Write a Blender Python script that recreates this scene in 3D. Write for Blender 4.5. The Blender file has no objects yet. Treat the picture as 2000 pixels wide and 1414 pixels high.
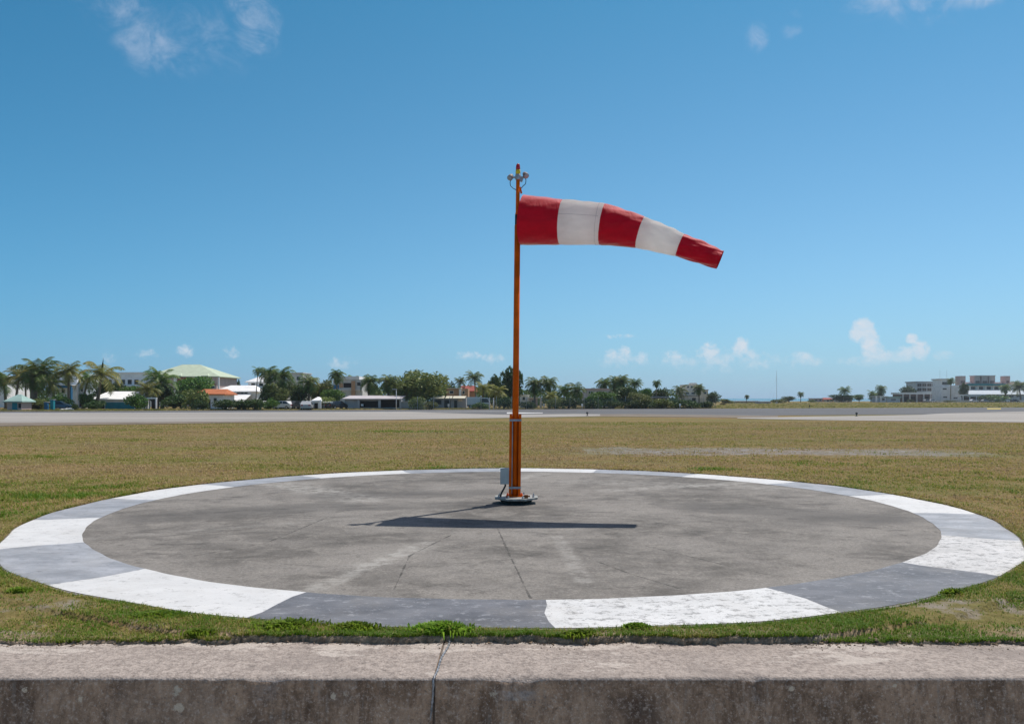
import bpy, math, random
import numpy as np
from mathutils import Vector, Matrix

random.seed(7)
RNG = np.random.default_rng(7)
R = math.radians
scene = bpy.context.scene
COL = scene.collection

# ------------------------------------------------------------------ camera numbers
F = 1587.0          # focal length in photo pixels (2000 px wide)
H = 1.861           # eye height over the concrete pad
HY = 778.0          # photo row of the horizon
D = 14.06           # distance to the middle of the pad
DM = 14.50          # distance to the mast
def gp(px, py):     # ground point seen at a photo pixel
    d = F * H / (py - HY)
    return ((px - 1000) / F * d, d)
def X(px, d): return (px - 1000) / F * d
def Z(py, d): return H + (HY - py) / F * d

# ------------------------------------------------------------------ materials
def lin(c):
    return tuple((v / 12.92 if v <= 0.04045 else ((v + 0.055) / 1.055) ** 2.4) for v in c)

class NT:
    def __init__(s, nt): s.nt = nt; s.n = nt.nodes; s.l = nt.links
    def put(s, sock, v):
        if v is None: return
        if isinstance(v, bpy.types.NodeSocket): s.l.new(v, sock)
        elif isinstance(v, (tuple, list)) and len(v) == 3 and sock.type == 'RGBA': sock.default_value = (*v, 1)
        else: sock.default_value = v
    def m(s, op, a, b=None, c=None, clamp=False):
        n = s.n.new('ShaderNodeMath'); n.operation = op; n.use_clamp = clamp
        for i, v in enumerate((a, b, c)):
            if v is not None: s.put(n.inputs[i], v)
        return n.outputs[0]
    def vm(s, op, a, b=None, out=0):
        n = s.n.new('ShaderNodeVectorMath'); n.operation = op
        s.put(n.inputs[0], a)
        if b is not None: s.put(n.inputs[1], b)
        return n.outputs[out]
    def noise(s, vec, scale, detail=4, rough=0.55, dist=0.0, color=False):
        n = s.n.new('ShaderNodeTexNoise')
        if vec is not None: s.l.new(vec, n.inputs['Vector'])
        n.inputs['Scale'].default_value = scale; n.inputs['Detail'].default_value = detail
        n.inputs['Roughness'].default_value = rough; n.inputs['Distortion'].default_value = dist
        return n.outputs['Color' if color else 'Fac']
    def voro(s, vec, scale, feature='F1', out='Distance'):
        n = s.n.new('ShaderNodeTexVoronoi'); n.feature = feature
        s.l.new(vec, n.inputs['Vector']); n.inputs['Scale'].default_value = scale
        return n.outputs[out]
    def map(s, vec, scale=(1, 1, 1), loc=(0, 0, 0)):
        n = s.n.new('ShaderNodeMapping'); s.l.new(vec, n.inputs['Vector'])
        n.inputs['Scale'].default_value = scale; n.inputs['Location'].default_value = loc
        return n.outputs[0]
    def step(s, v, lo, hi, a=0.0, b=1.0):
        n = s.n.new('ShaderNodeMapRange'); n.interpolation_type = 'SMOOTHSTEP'; n.clamp = True
        s.put(n.inputs[0], v)
        for i, q in zip((1, 2, 3, 4), (lo, hi, a, b)): s.put(n.inputs[i], q)
        return n.outputs[0]
    def mix(s, f, a, b, mode='MIX'):
        n = s.n.new('ShaderNodeMix'); n.data_type = 'RGBA'; n.blend_type = mode
        s.put(n.inputs[0], f); s.put(n.inputs[6], a); s.put(n.inputs[7], b)
        return n.outputs[2]
    def pos(s): return s.n.new('ShaderNodeNewGeometry').outputs['Position']
    def island(s): return s.n.new('ShaderNodeNewGeometry').outputs['Random Per Island']
    def objrand(s): return s.n.new('ShaderNodeObjectInfo').outputs['Random']
    def obj(s): return s.n.new('ShaderNodeTexCoord').outputs['Object']
    def xyz(s, v):
        n = s.n.new('ShaderNodeSeparateXYZ'); s.l.new(v, n.inputs[0]); return n.outputs
    def vec(s, x, y, z):
        n = s.n.new('ShaderNodeCombineXYZ')
        for i, v in enumerate((x, y, z)): s.put(n.inputs[i], v)
        return n.outputs[0]
    def bump(s, h, strength=0.5, dist=0.01):
        n = s.n.new('ShaderNodeBump'); s.l.new(h, n.inputs['Height'])
        n.inputs['Strength'].default_value = strength; n.inputs['Distance'].default_value = dist
        return n.outputs[0]

def newmat(name, rough=0.8, spec=0.3, metal=0.0):
    m = bpy.data.materials.new(name); m.use_nodes = True
    t = NT(m.node_tree); b = t.n['Principled BSDF']
    b.inputs['Roughness'].default_value = rough
    b.inputs['Specular IOR Level'].default_value = spec
    b.inputs['Metallic'].default_value = metal
    return m, t, b

def surf(name, col, rough=0.75, spec=0.3, metal=0.0, var=0.18, scale=3.0, grime=0.0, bump=0.0, hue=None):
    """one colour of paint, plaster or metal with blotchy wear"""
    m, t, b = newmat(name, rough, spec, metal)
    p = t.pos()
    n = t.noise(p, scale, 5, 0.6)
    dark = tuple(c * (1 - var) for c in col); lite = tuple(min(1, c * (1 + var)) for c in col)
    c = t.mix(t.step(n, 0.3, 0.7), dark, lite)
    if grime:
        g = t.noise(t.map(p, (1, 1, 0.25)), scale * 2.3, 6, 0.7)
        c = t.mix(t.m('MULTIPLY', t.step(g, 0.52, 0.75), grime), c, (0.10, 0.085, 0.065))
    t.put(b.inputs['Base Color'], c)
    if bump:
        t.put(b.inputs['Normal'], t.bump(t.noise(p, scale * 12, 4), bump, 0.01))
    return m

def foliage(name, cols, trans=0.25, rough=0.55, patch=0.35):
    m = bpy.data.materials.new(name); m.use_nodes = True
    t = NT(m.node_tree); b = t.n['Principled BSDF']
    b.inputs['Roughness'].default_value = rough; b.inputs['Specular IOR Level'].default_value = 0.25
    r = t.island(); o = t.objrand()
    n = t.noise(t.pos(), patch, 3)
    f = t.m('ADD', t.m('MULTIPLY', r, 0.7), t.m('SUBTRACT', t.m('MULTIPLY', n, 0.9), 0.3), clamp=True)
    cr = t.n.new('ShaderNodeValToRGB'); t.l.new(f, cr.inputs[0])
    el = cr.color_ramp.elements
    while len(el) < len(cols): el.new(0.5)
    for i, c in enumerate(cols):
        el[i].position = i / (len(cols) - 1); el[i].color = (*c, 1)
    hs = t.n.new('ShaderNodeHueSaturation')
    t.l.new(cr.outputs[0], hs.inputs['Color'])
    t.put(hs.inputs['Hue'], t.m('ADD', 0.487, t.m('MULTIPLY', o, 0.022)))
    t.put(hs.inputs['Value'], t.m('ADD', 0.8, t.m('MULTIPLY', o, 0.4)))
    t.put(b.inputs['Base Color'], hs.outputs[0])
    tr = t.n.new('ShaderNodeBsdfTranslucent'); t.l.new(hs.outputs[0], tr.inputs[0])
    mx = t.n.new('ShaderNodeMixShader'); mx.inputs[0].default_value = trans
    t.l.new(b.outputs[0], mx.inputs[1]); t.l.new(tr.outputs[0], mx.inputs[2])
    t.l.new(mx.outputs[0], t.n['Material Output'].inputs['Surface'])
    return m

M = {}
M['orange'] = surf('orange_enamel', (0.70, 0.112, 0.0), 0.45, 0.12, var=0.22, scale=3.0, grime=0.14)
M['steel'] = surf('galvanised_steel', (0.36, 0.39, 0.42), 0.5, 0.5, 0.5, scale=14)
M['plate'] = surf('weathered_steel_plate', (0.33, 0.335, 0.315), 0.6, 0.4, 0.1, scale=9, grime=0.5, var=0.3)
M['dark_steel'] = surf('near_black_steel', (0.035, 0.045, 0.047), 0.6, 0.4, scale=9, var=0.4)
M['box_grey'] = surf('grey_enclosure_paint', (0.45, 0.485, 0.475), 0.5, 0.4, var=0.08, scale=6)
M['black'] = surf('black_rubber', (0.018, 0.02, 0.022), 0.55, 0.4, scale=8)
M['yellow'] = surf('yellow_paint', (0.62, 0.46, 0.02), 0.5, 0.4, scale=8)
M['lamp_red'] = surf('red_lamp_glass', (0.40, 0.008, 0.012), 0.15, 0.6, scale=3, var=0.1)
M['lens'] = surf('lamp_glass', (0.30, 0.33, 0.36), 0.12, 0.6, scale=3)
M['rust_grey'] = surf('sun_baked_grey_metal', (0.21, 0.17, 0.16), 0.6, 0.4, scale=20, var=0.35)
M['rust'] = surf('rusty_metal', (0.20, 0.085, 0.035), 0.8, 0.2, scale=20, var=0.4)

# --- dark cloth and pale cloth of the windsock
def cloth(name, col, trans, var, stain=0.0, sheen=0.0):
    m, t, b = newmat(name, 0.62, 0.35)
    b.inputs['Specular IOR Level'].default_value = 0.12
    b.inputs['Sheen Weight'].default_value = sheen; b.inputs['Sheen Roughness'].default_value = 0.35
    p = t.obj()
    n = t.noise(t.map(p, (2.2, 5, 5)), 1.6, 5, 0.6)
    c = t.mix(t.step(n, 0.3, 0.7), tuple(v * (1 - var) for v in col), tuple(min(1, v * (1 + var)) for v in col))
    if stain:
        c = t.mix(t.m('MULTIPLY', t.step(t.noise(p, 3.0, 5, 0.65), 0.5, 0.72), stain), c, (0.55, 0.47, 0.36))
    w = t.noise(t.map(p, (7, 2.0, 2.0)), 3.0, 3, 0.5, 0.6)
    weave = t.noise(p, 160, 2)
    h = t.m('ADD', w, t.m('MULTIPLY', weave, 0.06))
    bn = t.bump(h, 0.55, 0.02)
    t.put(b.inputs['Normal'], bn); t.put(b.inputs['Base Color'], c)
    tr = t.n.new('ShaderNodeBsdfTranslucent'); t.put(tr.inputs[0], c)
    mx = t.n.new('ShaderNodeMixShader'); mx.inputs[0].default_value = trans
    t.l.new(b.outputs[0], mx.inputs[1]); t.l.new(tr.outputs[0], mx.inputs[2])
    t.l.new(mx.outputs[0], t.n['Material Output'].inputs['Surface'])
    return m
M['sock_red'] = cloth('red_windsock_cloth', (0.57, 0.001, 0.016), 0.0, 0.10, 0.0, 1.0)
M['sock_white'] = cloth('white_windsock_cloth', (0.90, 0.888, 0.87), 0.68, 0.04, 0.12)

# --- concrete of the pad: blotches, scuffs, radial joints, cracks
def seg_mask(t, x, y, a, b, w, wob):
    """1 on a line from a to b on the ground, w metres wide, 0 elsewhere"""
    ax, ay = a; bx, by = b; dx, dy = bx - ax, by - ay; L2 = dx * dx + dy * dy
    px = t.m('SUBTRACT', x, ax); py = t.m('SUBTRACT', y, ay)
    q = t.m('ADD', t.m('MULTIPLY', px, dx / L2), t.m('MULTIPLY', py, dy / L2), clamp=True)
    ex = t.m('SUBTRACT', px, t.m('MULTIPLY', q, dx)); ey = t.m('SUBTRACT', py, t.m('MULTIPLY', q, dy))
    dd = t.m('SQRT', t.m('ADD', t.m('MULTIPLY', ex, ex), t.m('MULTIPLY', ey, ey)))
    dd = t.m('ADD', dd, wob)
    return t.step(dd, w * 0.3, w, 1.0, 0.0)

def pad_material():
    m, t, b = newmat('stained_concrete', 0.85, 0.22)
    p = t.pos(); x, y, z = t.xyz(p)
    big = t.noise(p, 0.42, 5, 0.62, 0.4)
    mid = t.noise(t.map(p, (0.9, 1.1, 1)), 2.2, 9, 0.78, 0.4)
    fine = t.noise(p, 22, 4, 0.7)
    speck = t.voro(p, 70)
    c = t.mix(t.step(big, 0.33, 0.66), (0.150, 0.139, 0.126), (0.350, 0.327, 0.300))
    c = t.mix(t.step(mid, 0.42, 0.66, 0, 0.75), c, (0.385, 0.358, 0.322))
    c = t.mix(t.step(t.noise(t.map(p, (0.8, 1.0, 1), (9, 4, 0)), 4.2, 9, 0.82, 0.3), 0.52, 0.64, 0, 0.6), c, (0.115, 0.105, 0.094))
    c = t.mix(t.step(t.noise(t.map(p, (0.8, 1.4, 1), (3, 9, 0)), 0.9, 9, 0.76, 0.5), 0.53, 0.66, 0, 0.7), c, (0.085, 0.080, 0.074))
    c = t.mix(t.step(fine, 0.36, 0.62, 0, 0.7), c, t.mix(1.0, c, (0.66, 0.65, 0.64), 'MULTIPLY'))
    c = t.mix(t.step(t.noise(p, 13, 7, 0.85), 0.56, 0.70, 0, 0.5), c, (0.42, 0.40, 0.37))
    c = t.mix(t.step(speck, 0.05, 0.16, 0.5, 0), c, (0.06, 0.056, 0.05))
    c = t.mix(t.step(t.noise(p, 48, 5, 0.8), 0.38, 0.62, 0.45, 0), c, (0.075, 0.069, 0.061))
    pits = t.step(t.noise(p, 7.0, 5, 0.75), 0.68, 0.74, 0, 0.7)
    c = t.mix(pits, c, (0.07, 0.066, 0.06))
    wob = t.m('MULTIPLY', t.m('SUBTRACT', t.noise(p, 3.5, 5, 0.7), 0.5), 0.10)
    wob2 = t.m('MULTIPLY', t.m('SUBTRACT', t.noise(p, 2.0, 6, 0.8), 0.5), 0.35)
    scr = t.noise(p, 5.0, 7, 0.75)
    # pale scrape marks and patched joints
    for a, e, w, k in [((600, 1155), (838, 1060), 0.12, 0.5), ((700, 1108), (818, 1068), 0.22, 0.35), ((1088, 1048), (1142, 1135), 0.09, 0.45), ((1010, 935), (1060, 925), 0.2, 0.5), ((1190, 958), (1480, 940), 0.25, 0.5),
                       ((560, 945), (705, 975), 0.5, 0.5), ((480, 940), (720, 972), 0.3, 0.4), ((170, 1052), (690, 1012), 0.10, 0.25), ((1128, 940), (1500, 952), 0.5, 0.35)]:
        s = seg_mask(t, x, y, gp(*a), gp(*e), w * 1.5, wob2)
        c = t.mix(t.m('MULTIPLY', s, t.m('MULTIPLY', k * 0.9, t.step(scr, 0.40, 0.60))), c, (0.44, 0.425, 0.395))
    # dark soft stains
    for a, e, w, k in [((640, 968), (940, 962), 0.8, 0.5), ((300, 1010), (640, 990), 0.9, 0.45), ((1380, 990), (1700, 1012), 0.9, 0.5),
                       ((700, 990), (960, 985), 0.6, 0.35), ((1560, 1020), (1760, 1010), 0.7, 0.3), ((930, 990), (1100, 992), 0.35, 0.4)]:
        s = seg_mask(t, x, y, gp(*a), gp(*e), w, wob2)
        c = t.mix(t.m('MULTIPLY', s, k), c, (0.095, 0.09, 0.085))
    # cracks
    for a, e, w in [((972, 1032), (996, 1085), 0.016), ((996, 1085), (1036, 1168), 0.009), ((1262, 1066), (1420, 1104), 0.015), ((1420, 1104), (1500, 1122), 0.007),
                    ((1150, 1090), (1230, 1120), 0.014), ((1230, 1120), (1330, 1150), 0.012), ((880, 1045), (800, 1085), 0.014), ((800, 1085), (770, 1150), 0.012), ((1450, 985), (1640, 1003), 0.018), ((640, 1010), (520, 1060), 0.016), ((520, 1060), (380, 1085), 0.014), ((1180, 1030), (1350, 1050), 0.014), ((175, 1058), (480, 1034), 0.016), ((760, 985), (420, 1000), 0.02), ((1120, 1000), (1480, 1046), 0.012)]:
        s = seg_mask(t, x, y, gp(*a), gp(*e), w, t.m('MULTIPLY', wob, 0.9))
        c = t.mix(t.m('MULTIPLY', s, t.step(scr, 0.32, 0.55, 0.1, 0.7)), c, (0.035, 0.033, 0.03))
    t.put(b.inputs['Base Color'], c)
    t.put(b.inputs['Normal'], t.bump(t.m('ADD', fine, t.m('MULTIPLY', mid, 0.6)), 0.35, 0.012))
    return m
M['pad'] = pad_material()

def paint(name, col, under, wear, rough=0.6, dirt=0.0, blot=0.15):
    m, t, b = newmat(name, rough, 0.3)
    p = t.pos()
    n = t.noise(t.map(p, (0.7, 1.3, 1)), 2.2, 6, 0.7)
    c = t.mix(t.step(n, 0.3, 0.7), tuple(v * (1 - blot) for v in col), tuple(min(0.86, v * (1 + blot)) for v in col))
    w1 = t.noise(t.map(p, (0.9, 1.2, 1)), 7.5, 9, 0.82)
    c = t.mix(t.step(w1, wear, wear + 0.07, 0, 0.85), c, under)
    sp = t.noise(p, 34, 4, 0.7)
    c = t.mix(t.step(sp, wear + 0.08, wear + 0.16, 0, 0.7), c, under)
    c = t.mix(t.step(t.noise(p, 0.75, 7, 0.75, 0.4), 0.44, 0.66, 0, 0.32), c, t.mix(0.5, c, under))
    if dirt:
        c = t.mix(t.step(t.noise(p, 1.1, 5, 0.7), 0.45, 0.75, 0, dirt), c, (0.33, 0.29, 0.23))
    t.put(b.inputs['Base Color'], c)
    t.put(b.inputs['Normal'], t.bump(t.m('ADD', sp, w1), 0.3, 0.01))
    return m
M['white_paint'] = paint('white_ground_paint', (0.67, 0.67, 0.665), (0.36, 0.355, 0.345), 0.55, dirt=0.16, blot=0.06)
M['scuffed_paint'] = paint('scuffed_white_ground_paint', (0.67, 0.67, 0.665), (0.25, 0.245, 0.24), 0.515, dirt=0.22, blot=0.08)
M['worn_paint'] = paint('flaking_white_ground_paint', (0.62, 0.61, 0.60), (0.19, 0.185, 0.18), 0.515, dirt=0.2, blot=0.1)
M['grey_paint'] = paint('blue_grey_ground_paint', (0.148, 0.146, 0.156), (0.30, 0.30, 0.315), 0.535, 0.5, dirt=0.22, blot=0.30)
M['faded_paint'] = paint('faded_pale_grey_ground_paint', (0.355, 0.362, 0.385), (0.20, 0.205, 0.22), 0.545, 0.5, dirt=0.22, blot=0.26)

# --- soil, grass ground
def ground_material():
    m, t, b = newmat('dry_turf', 0.95, 0.1)
    p = t.pos(); x, y, z = t.xyz(p)
    big = t.noise(t.map(p, (0.35, 1, 1)), 0.16, 5, 0.6, 0.3)
    mid = t.noise(t.map(p, (0.6, 1, 1)), 0.9, 6, 0.7)
    fine = t.noise(p, 9, 5, 0.75)
    c = t.mix(t.step(big, 0.42, 0.58), (0.320, 0.215, 0.105), (0.235, 0.200, 0.075))
    c = t.mix(t.step(mid, 0.40, 0.70, 0, 0.6), c, (0.190, 0.178, 0.058))
    c = t.mix(t.step(t.noise(p, 2.1, 6, 0.75), 0.52, 0.74, 0, 0.6), c, (0.33, 0.26, 0.15))
    c = t.mix(t.step(fine, 0.35, 0.7, 0.55, 0), c, t.mix(1.0, c, (0.45, 0.43, 0.40), 'MULTIPLY'))
    c = t.mix(t.step(t.noise(p, 26, 5, 0.8), 0.48, 0.66, 0, 0.55), c, (0.115, 0.125, 0.030))
    c = t.mix(t.step(t.noise(p, 17, 5, 0.8), 0.55, 0.70, 0, 0.5), c, (0.10, 0.072, 0.045))
    # bare stony patch beyond the pad
    wob = t.m('MULTIPLY', t.m('SUBTRACT', t.noise(t.map(p, (0.8, 1, 1)), 0.8, 6, 0.75), 0.5), 5.5)
    g = t.step(t.m('ADD', t.m('ABSOLUTE', t.m('SUBTRACT', y, t.m('ADD', 29.3, t.m('MULTIPLY', x, -0.06)))), wob), 1.3, 2.6, 1, 0)
    g = t.m('MULTIPLY', g, t.step(t.noise(t.map(p, (0.5, 1, 1), (1, 7, 0)), 1.1, 6, 0.75), 0.34, 0.50))
    g = t.m('MULTIPLY', g, t.m('MULTIPLY', t.step(t.m('ADD', x, wob), 0.5, 5), t.step(t.m('ADD', x, wob), 17.5, 14.0)))
    g = t.m('MULTIPLY', g, t.step(t.noise(t.map(p, (0.6, 1, 1), (4, 1, 0)), 2.6, 6, 0.8), 0.36, 0.56, 0.15, 1.0))
    stone = t.mix(t.step(t.noise(t.map(p, (0.7, 1, 1)), 3.5, 7, 0.85), 0.38, 0.62), (0.125, 0.116, 0.116), (0.35, 0.335, 0.335))
    c = t.mix(t.m('MULTIPLY', g, 0.9), c, stone)
    # dirt on the rim of the soil near the kerb
    near = t.step(y, 6.3, 6.75, 1, 0)
    c = t.mix(t.m('MULTIPLY', near, 0.85), c, t.mix(t.step(fine, 0.35, 0.65), (0.17, 0.125, 0.09), (0.42, 0.33, 0.25)))
    c = t.mix(t.m('MULTIPLY', t.step(t.noise(p, 1.7, 5, 0.7), 0.52, 0.66), t.step(y, 8.5, 7.5)), c, (0.27, 0.235, 0.19))
    t.put(b.inputs['Base Color'], c)
    t.put(b.inputs['Normal'], t.bump(t.m('ADD', t.m('MULTIPLY', fine, 0.8), mid), 0.9, 0.05))
    return m
M['turf'] = ground_material()

# places where the turf is lusher: photo point, half size in metres, strength
GREENS = [(90, 966, 2.6, 1.0, 0.62), (220, 950, 1.3, 0.6, 0.5), (30, 1000, 1.6, 1.2, 0.5), (850, 913, 0.7, 0.5, 0.8), (1390, 916, 0.8, 0.5, 0.8), (780, 841, 3.5, 2.5, 0.8), (300, 842, 1.2, 0.9, 0.9), (1150, 826, 14, 5, 0.45), (1620, 905, 3.0, 0.9, 0.5), (1640, 1230, 2.2, 0.5, 0.3), (300, 1200, 0.5, 0.14, 0.6), (900, 1240, 2.0, 0.10, 0.45)]
def blade_material():
    m = bpy.data.materials.new('grass_blades'); m.use_nodes = True
    t = NT(m.node_tree); b = t.n['Principled BSDF']
    b.inputs['Roughness'].default_value = 0.6; b.inputs['Specular IOR Level'].default_value = 0.2
    p = t.pos(); x, y, z = t.xyz(p)
    r = t.island()
    pn = t.noise(t.map(p, (0.45, 1, 1), (5, 2, 0)), 0.24, 6, 0.66)
    pm = t.noise(p, 1.5, 4, 0.65)
    green = t.m('ADD', t.m('MULTIPLY', t.m('SUBTRACT', pn, 0.5), 2.9), t.m('MULTIPLY', t.m('SUBTRACT', pm, 0.5), 2.0))
    near = t.step(y, 11.5, 7.5, 0.0, 0.56)
    side = t.m('MULTIPLY', t.step(y, 22, 17), t.step(t.m('ABSOLUTE', x), 3.0, 8.5, 0, 0.22))
    green = t.m('ADD', t.m('ADD', green, t.m('ADD', near, side)), 0.20)
    for px_, py_, rx_, ry_, k_ in GREENS:
        cx_, cy_ = gp(px_, py_)
        u_ = t.m('DIVIDE', t.m('SUBTRACT', x, cx_), rx_); v_ = t.m('DIVIDE', t.m('SUBTRACT', y, cy_), ry_)
        green = t.m('ADD', green, t.m('MULTIPLY', t.m('SUBTRACT', 1.0, t.m('ADD', t.m('MULTIPLY', u_, u_), t.m('MULTIPLY', v_, v_)), clamp=True), k_))
    f = t.m('ADD', green, t.m('MULTIPLY', t.m('SUBTRACT', r, 0.5), 0.75), clamp=True)
    cr = t.n.new('ShaderNodeValToRGB'); t.l.new(f, cr.inputs[0]); el = cr.color_ramp.elements
    cols = [(0.0, (0.430, 0.315, 0.170)), (0.25, (0.460, 0.360, 0.150)), (0.5, (0.340, 0.310, 0.075)), (0.75, (0.195, 0.240, 0.036)), (1.0, (0.120, 0.225, 0.016))]
    while len(el) < len(cols): el.new(0.5)
    for e, (q, c) in zip(el, cols): e.position = q; e.color = (*c, 1)
    t.put(b.inputs['Base Color'], cr.outputs[0])
    tr = t.n.new('ShaderNodeBsdfTranslucent'); t.l.new(cr.outputs[0], tr.inputs[0])
    mx = t.n.new('ShaderNodeMixShader'); mx.inputs[0].default_value = 0.38
    t.l.new(b.outputs[0], mx.inputs[1]); t.l.new(tr.outputs[0], mx.inputs[2])
    t.l.new(mx.outputs[0], t.n['Material Output'].inputs['Surface'])
    return m
M['blade'] = blade_material()
M['weed'] = foliage('lush_weed_leaves', [(0.26, 0.24, 0.07), (0.19, 0.30, 0.03), (0.24, 0.40, 0.04), (0.36, 0.48, 0.07)], 0.55, patch=7)

# --- wall by the road: pale scoured top, dark stained face
def wall_material():
    m, t, b = newmat('weathered_seawall_concrete', 0.9, 0.18)
    p = t.pos(); x, y, z = t.xyz(p)
    agg = t.voro(p, 62)
    fine = t.noise(p, 30, 5, 0.75)
    big = t.noise(t.map(p, (0.8, 2, 1)), 1.2, 6, 0.68, 0.4)
    # top: rough grey aggregate where the pale skim has worn off
    top = t.mix(t.step(fine, 0.30, 0.66), (0.215, 0.182, 0.162), (0.47, 0.405, 0.36))
    top = t.mix(t.step(t.noise(t.map(p, (0.7, 1.4, 1), (7, 1, 0)), 1.6, 5, 0.65), 0.46, 0.66, 0, 0.55), top, (0.245, 0.21, 0.19))
    top = t.mix(t.step(agg, 0.10, 0.24, 0.55, 0), top, (0.50, 0.45, 0.41))
    top = t.mix(t.step(t.noise(p, 11, 5, 0.75), 0.56, 0.68, 0, 0.6), top, (0.135, 0.118, 0.108))
    skim = t.step(t.m('ADD', t.m('MULTIPLY', big, 1.0), t.m('ADD', t.m('MULTIPLY', t.m('SUBTRACT', y, 6.0), 0.22), t.m('MULTIPLY', t.m('SUBTRACT', fine, 0.5), 0.12))), 0.545, 0.60)
    top = t.mix(t.m('MULTIPLY', skim, 0.85), top, t.mix(t.step(fine, 0.3, 0.7), (0.44, 0.39, 0.345), (0.56, 0.50, 0.45)))
    # face
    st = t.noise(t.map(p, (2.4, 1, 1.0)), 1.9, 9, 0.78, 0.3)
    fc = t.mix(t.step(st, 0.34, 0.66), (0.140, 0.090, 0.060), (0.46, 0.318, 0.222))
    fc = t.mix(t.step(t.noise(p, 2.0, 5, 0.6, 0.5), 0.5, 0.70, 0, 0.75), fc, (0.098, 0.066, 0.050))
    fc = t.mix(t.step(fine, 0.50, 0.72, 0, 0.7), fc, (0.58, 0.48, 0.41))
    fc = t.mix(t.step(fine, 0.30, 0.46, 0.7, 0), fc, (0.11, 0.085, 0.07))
    fc = t.mix(t.step(t.noise(t.map(p, (9, 1, 1.2)), 3.0, 5, 0.7), 0.56, 0.68, 0, 0.35), fc, (0.30, 0.275, 0.25))
    wn = t.noise(p, 9, 4, 0.7)
    fc = t.mix(t.step(t.noise(p, 55, 4, 0.7), 0.56, 0.68, 0, 0.55), fc, (0.62, 0.53, 0.46))
    fc = t.mix(t.step(t.noise(t.map(p, (1, 1, 0.7), (3, 0, 8)), 1.3, 8, 0.75, 0.6), 0.52, 0.72, 0, 0.35), fc, (0.45, 0.34, 0.26))
    chn = t.m('MULTIPLY', t.m('SUBTRACT', t.noise(p, 24, 6, 0.8), 0.5), 0.11)
    for cx_, cz_, cr_ in ((-3.33, -0.135, 0.020), (-2.95, -0.19, 0.022), (-2.27, -0.245, 0.048), (-1.22, -0.17, 0.026), (-1.13, -0.165, 0.015), (1.91, -0.125, 0.026), (0.03, -0.20, 0.012), (2.62, -0.11, 0.02)):
        dd = t.m('SQRT', t.m('ADD', t.m('POWER', t.m('SUBTRACT', x, cx_), 2), t.m('POWER', t.m('SUBTRACT', z, cz_), 2)))
        fc = t.mix(t.step(t.m('ADD', dd, chn), cr_ * 0.55, cr_ * 0.85, 0.9, 0), fc, t.mix(fine, (0.46, 0.36, 0.25), (0.72, 0.64, 0.54)))
    chip = t.m('MULTIPLY', t.step(t.m('ADD', t.voro(t.map(p, (1, 0.01, 1)), 2.3), t.m('MULTIPLY', t.m('SUBTRACT', t.noise(p, 14, 5, 0.75), 0.5), 0.42)), 0.045, 0.085, 1, 0), 0.9)
    fc = t.mix(chip, fc, t.mix(fine, (0.40, 0.33, 0.24), (0.62, 0.56, 0.48)))
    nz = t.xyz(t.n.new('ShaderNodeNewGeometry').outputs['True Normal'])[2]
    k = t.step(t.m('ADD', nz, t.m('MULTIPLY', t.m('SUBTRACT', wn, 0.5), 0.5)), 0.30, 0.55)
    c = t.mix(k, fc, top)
    c = t.mix(t.step(t.m('ABSOLUTE', t.m('ADD', x, 0.533)), 0.005, 0.010, 0.65, 0), c, (0.07, 0.06, 0.053))      # dark line along the joint
    t.put(b.inputs['Base Color'], c)
    t.put(b.inputs['Normal'], t.bump(t.m('ADD', fine, t.m('MULTIPLY', agg, 0.6)), 0.6, 0.012))
    return m
M['seawall'] = wall_material()

def pave(name, c0, c1, scale=0.3, rough=0.8, streak=(1, 1, 1), marks=None):
    m, t, b = newmat(name, rough, 0.25)
    p = t.pos()
    n = t.noise(t.map(p, streak), scale, 6, 0.65, 0.3)
    c = t.mix(t.step(n, 0.32, 0.68), c0, c1)
    c = t.mix(t.step(t.noise(p, scale * 20, 4, 0.7), 0.3, 0.7, 0.3, 0), c, t.mix(1.0, c, (0.6, 0.6, 0.6), 'MULTIPLY'))
    t.put(b.inputs['Base Color'], c)
    t.put(b.inputs['Normal'], t.bump(t.noise(p, 25, 4), 0.3, 0.01))
    return m
M['asphalt'] = pave('runway_asphalt', (0.098, 0.098, 0.102), (0.150, 0.150, 0.155), 0.12, streak=(0.25, 1.4, 1))
M['concrete_apron'] = pave('pale_runway_concrete', (0.30, 0.275, 0.245), (0.41, 0.385, 0.355), 0.1, streak=(0.2, 1.2, 1))
M['dirt'] = pave('sandy_shoulder_dirt', (0.17, 0.135, 0.10), (0.25, 0.205, 0.155), 0.5)
M['road'] = pave('sandy_road_concrete', (0.36, 0.33, 0.285), (0.48, 0.445, 0.39), 0.8)
M['line_white'] = pave('runway_white_line', (0.62, 0.62, 0.6), (0.78, 0.78, 0.76), 0.5)
M['line_yellow'] = pave('runway_yellow_line', (0.55, 0.42, 0.05), (0.66, 0.52, 0.08), 0.5)

def water():
    m, t, b = newmat('sea_water', 0.25, 0.5)
    p = t.pos()
    t.put(b.inputs['Base Color'], t.mix(t.step(t.noise(t.map(p, (0.2, 1, 1)), 0.01, 4), 0.35, 0.65), (0.03, 0.13, 0.19), (0.05, 0.20, 0.25)))
    t.put(b.inputs['Normal'], t.bump(t.noise(p, 0.35, 4), 0.35, 0.4))
    return m
M['sea'] = water()

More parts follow.
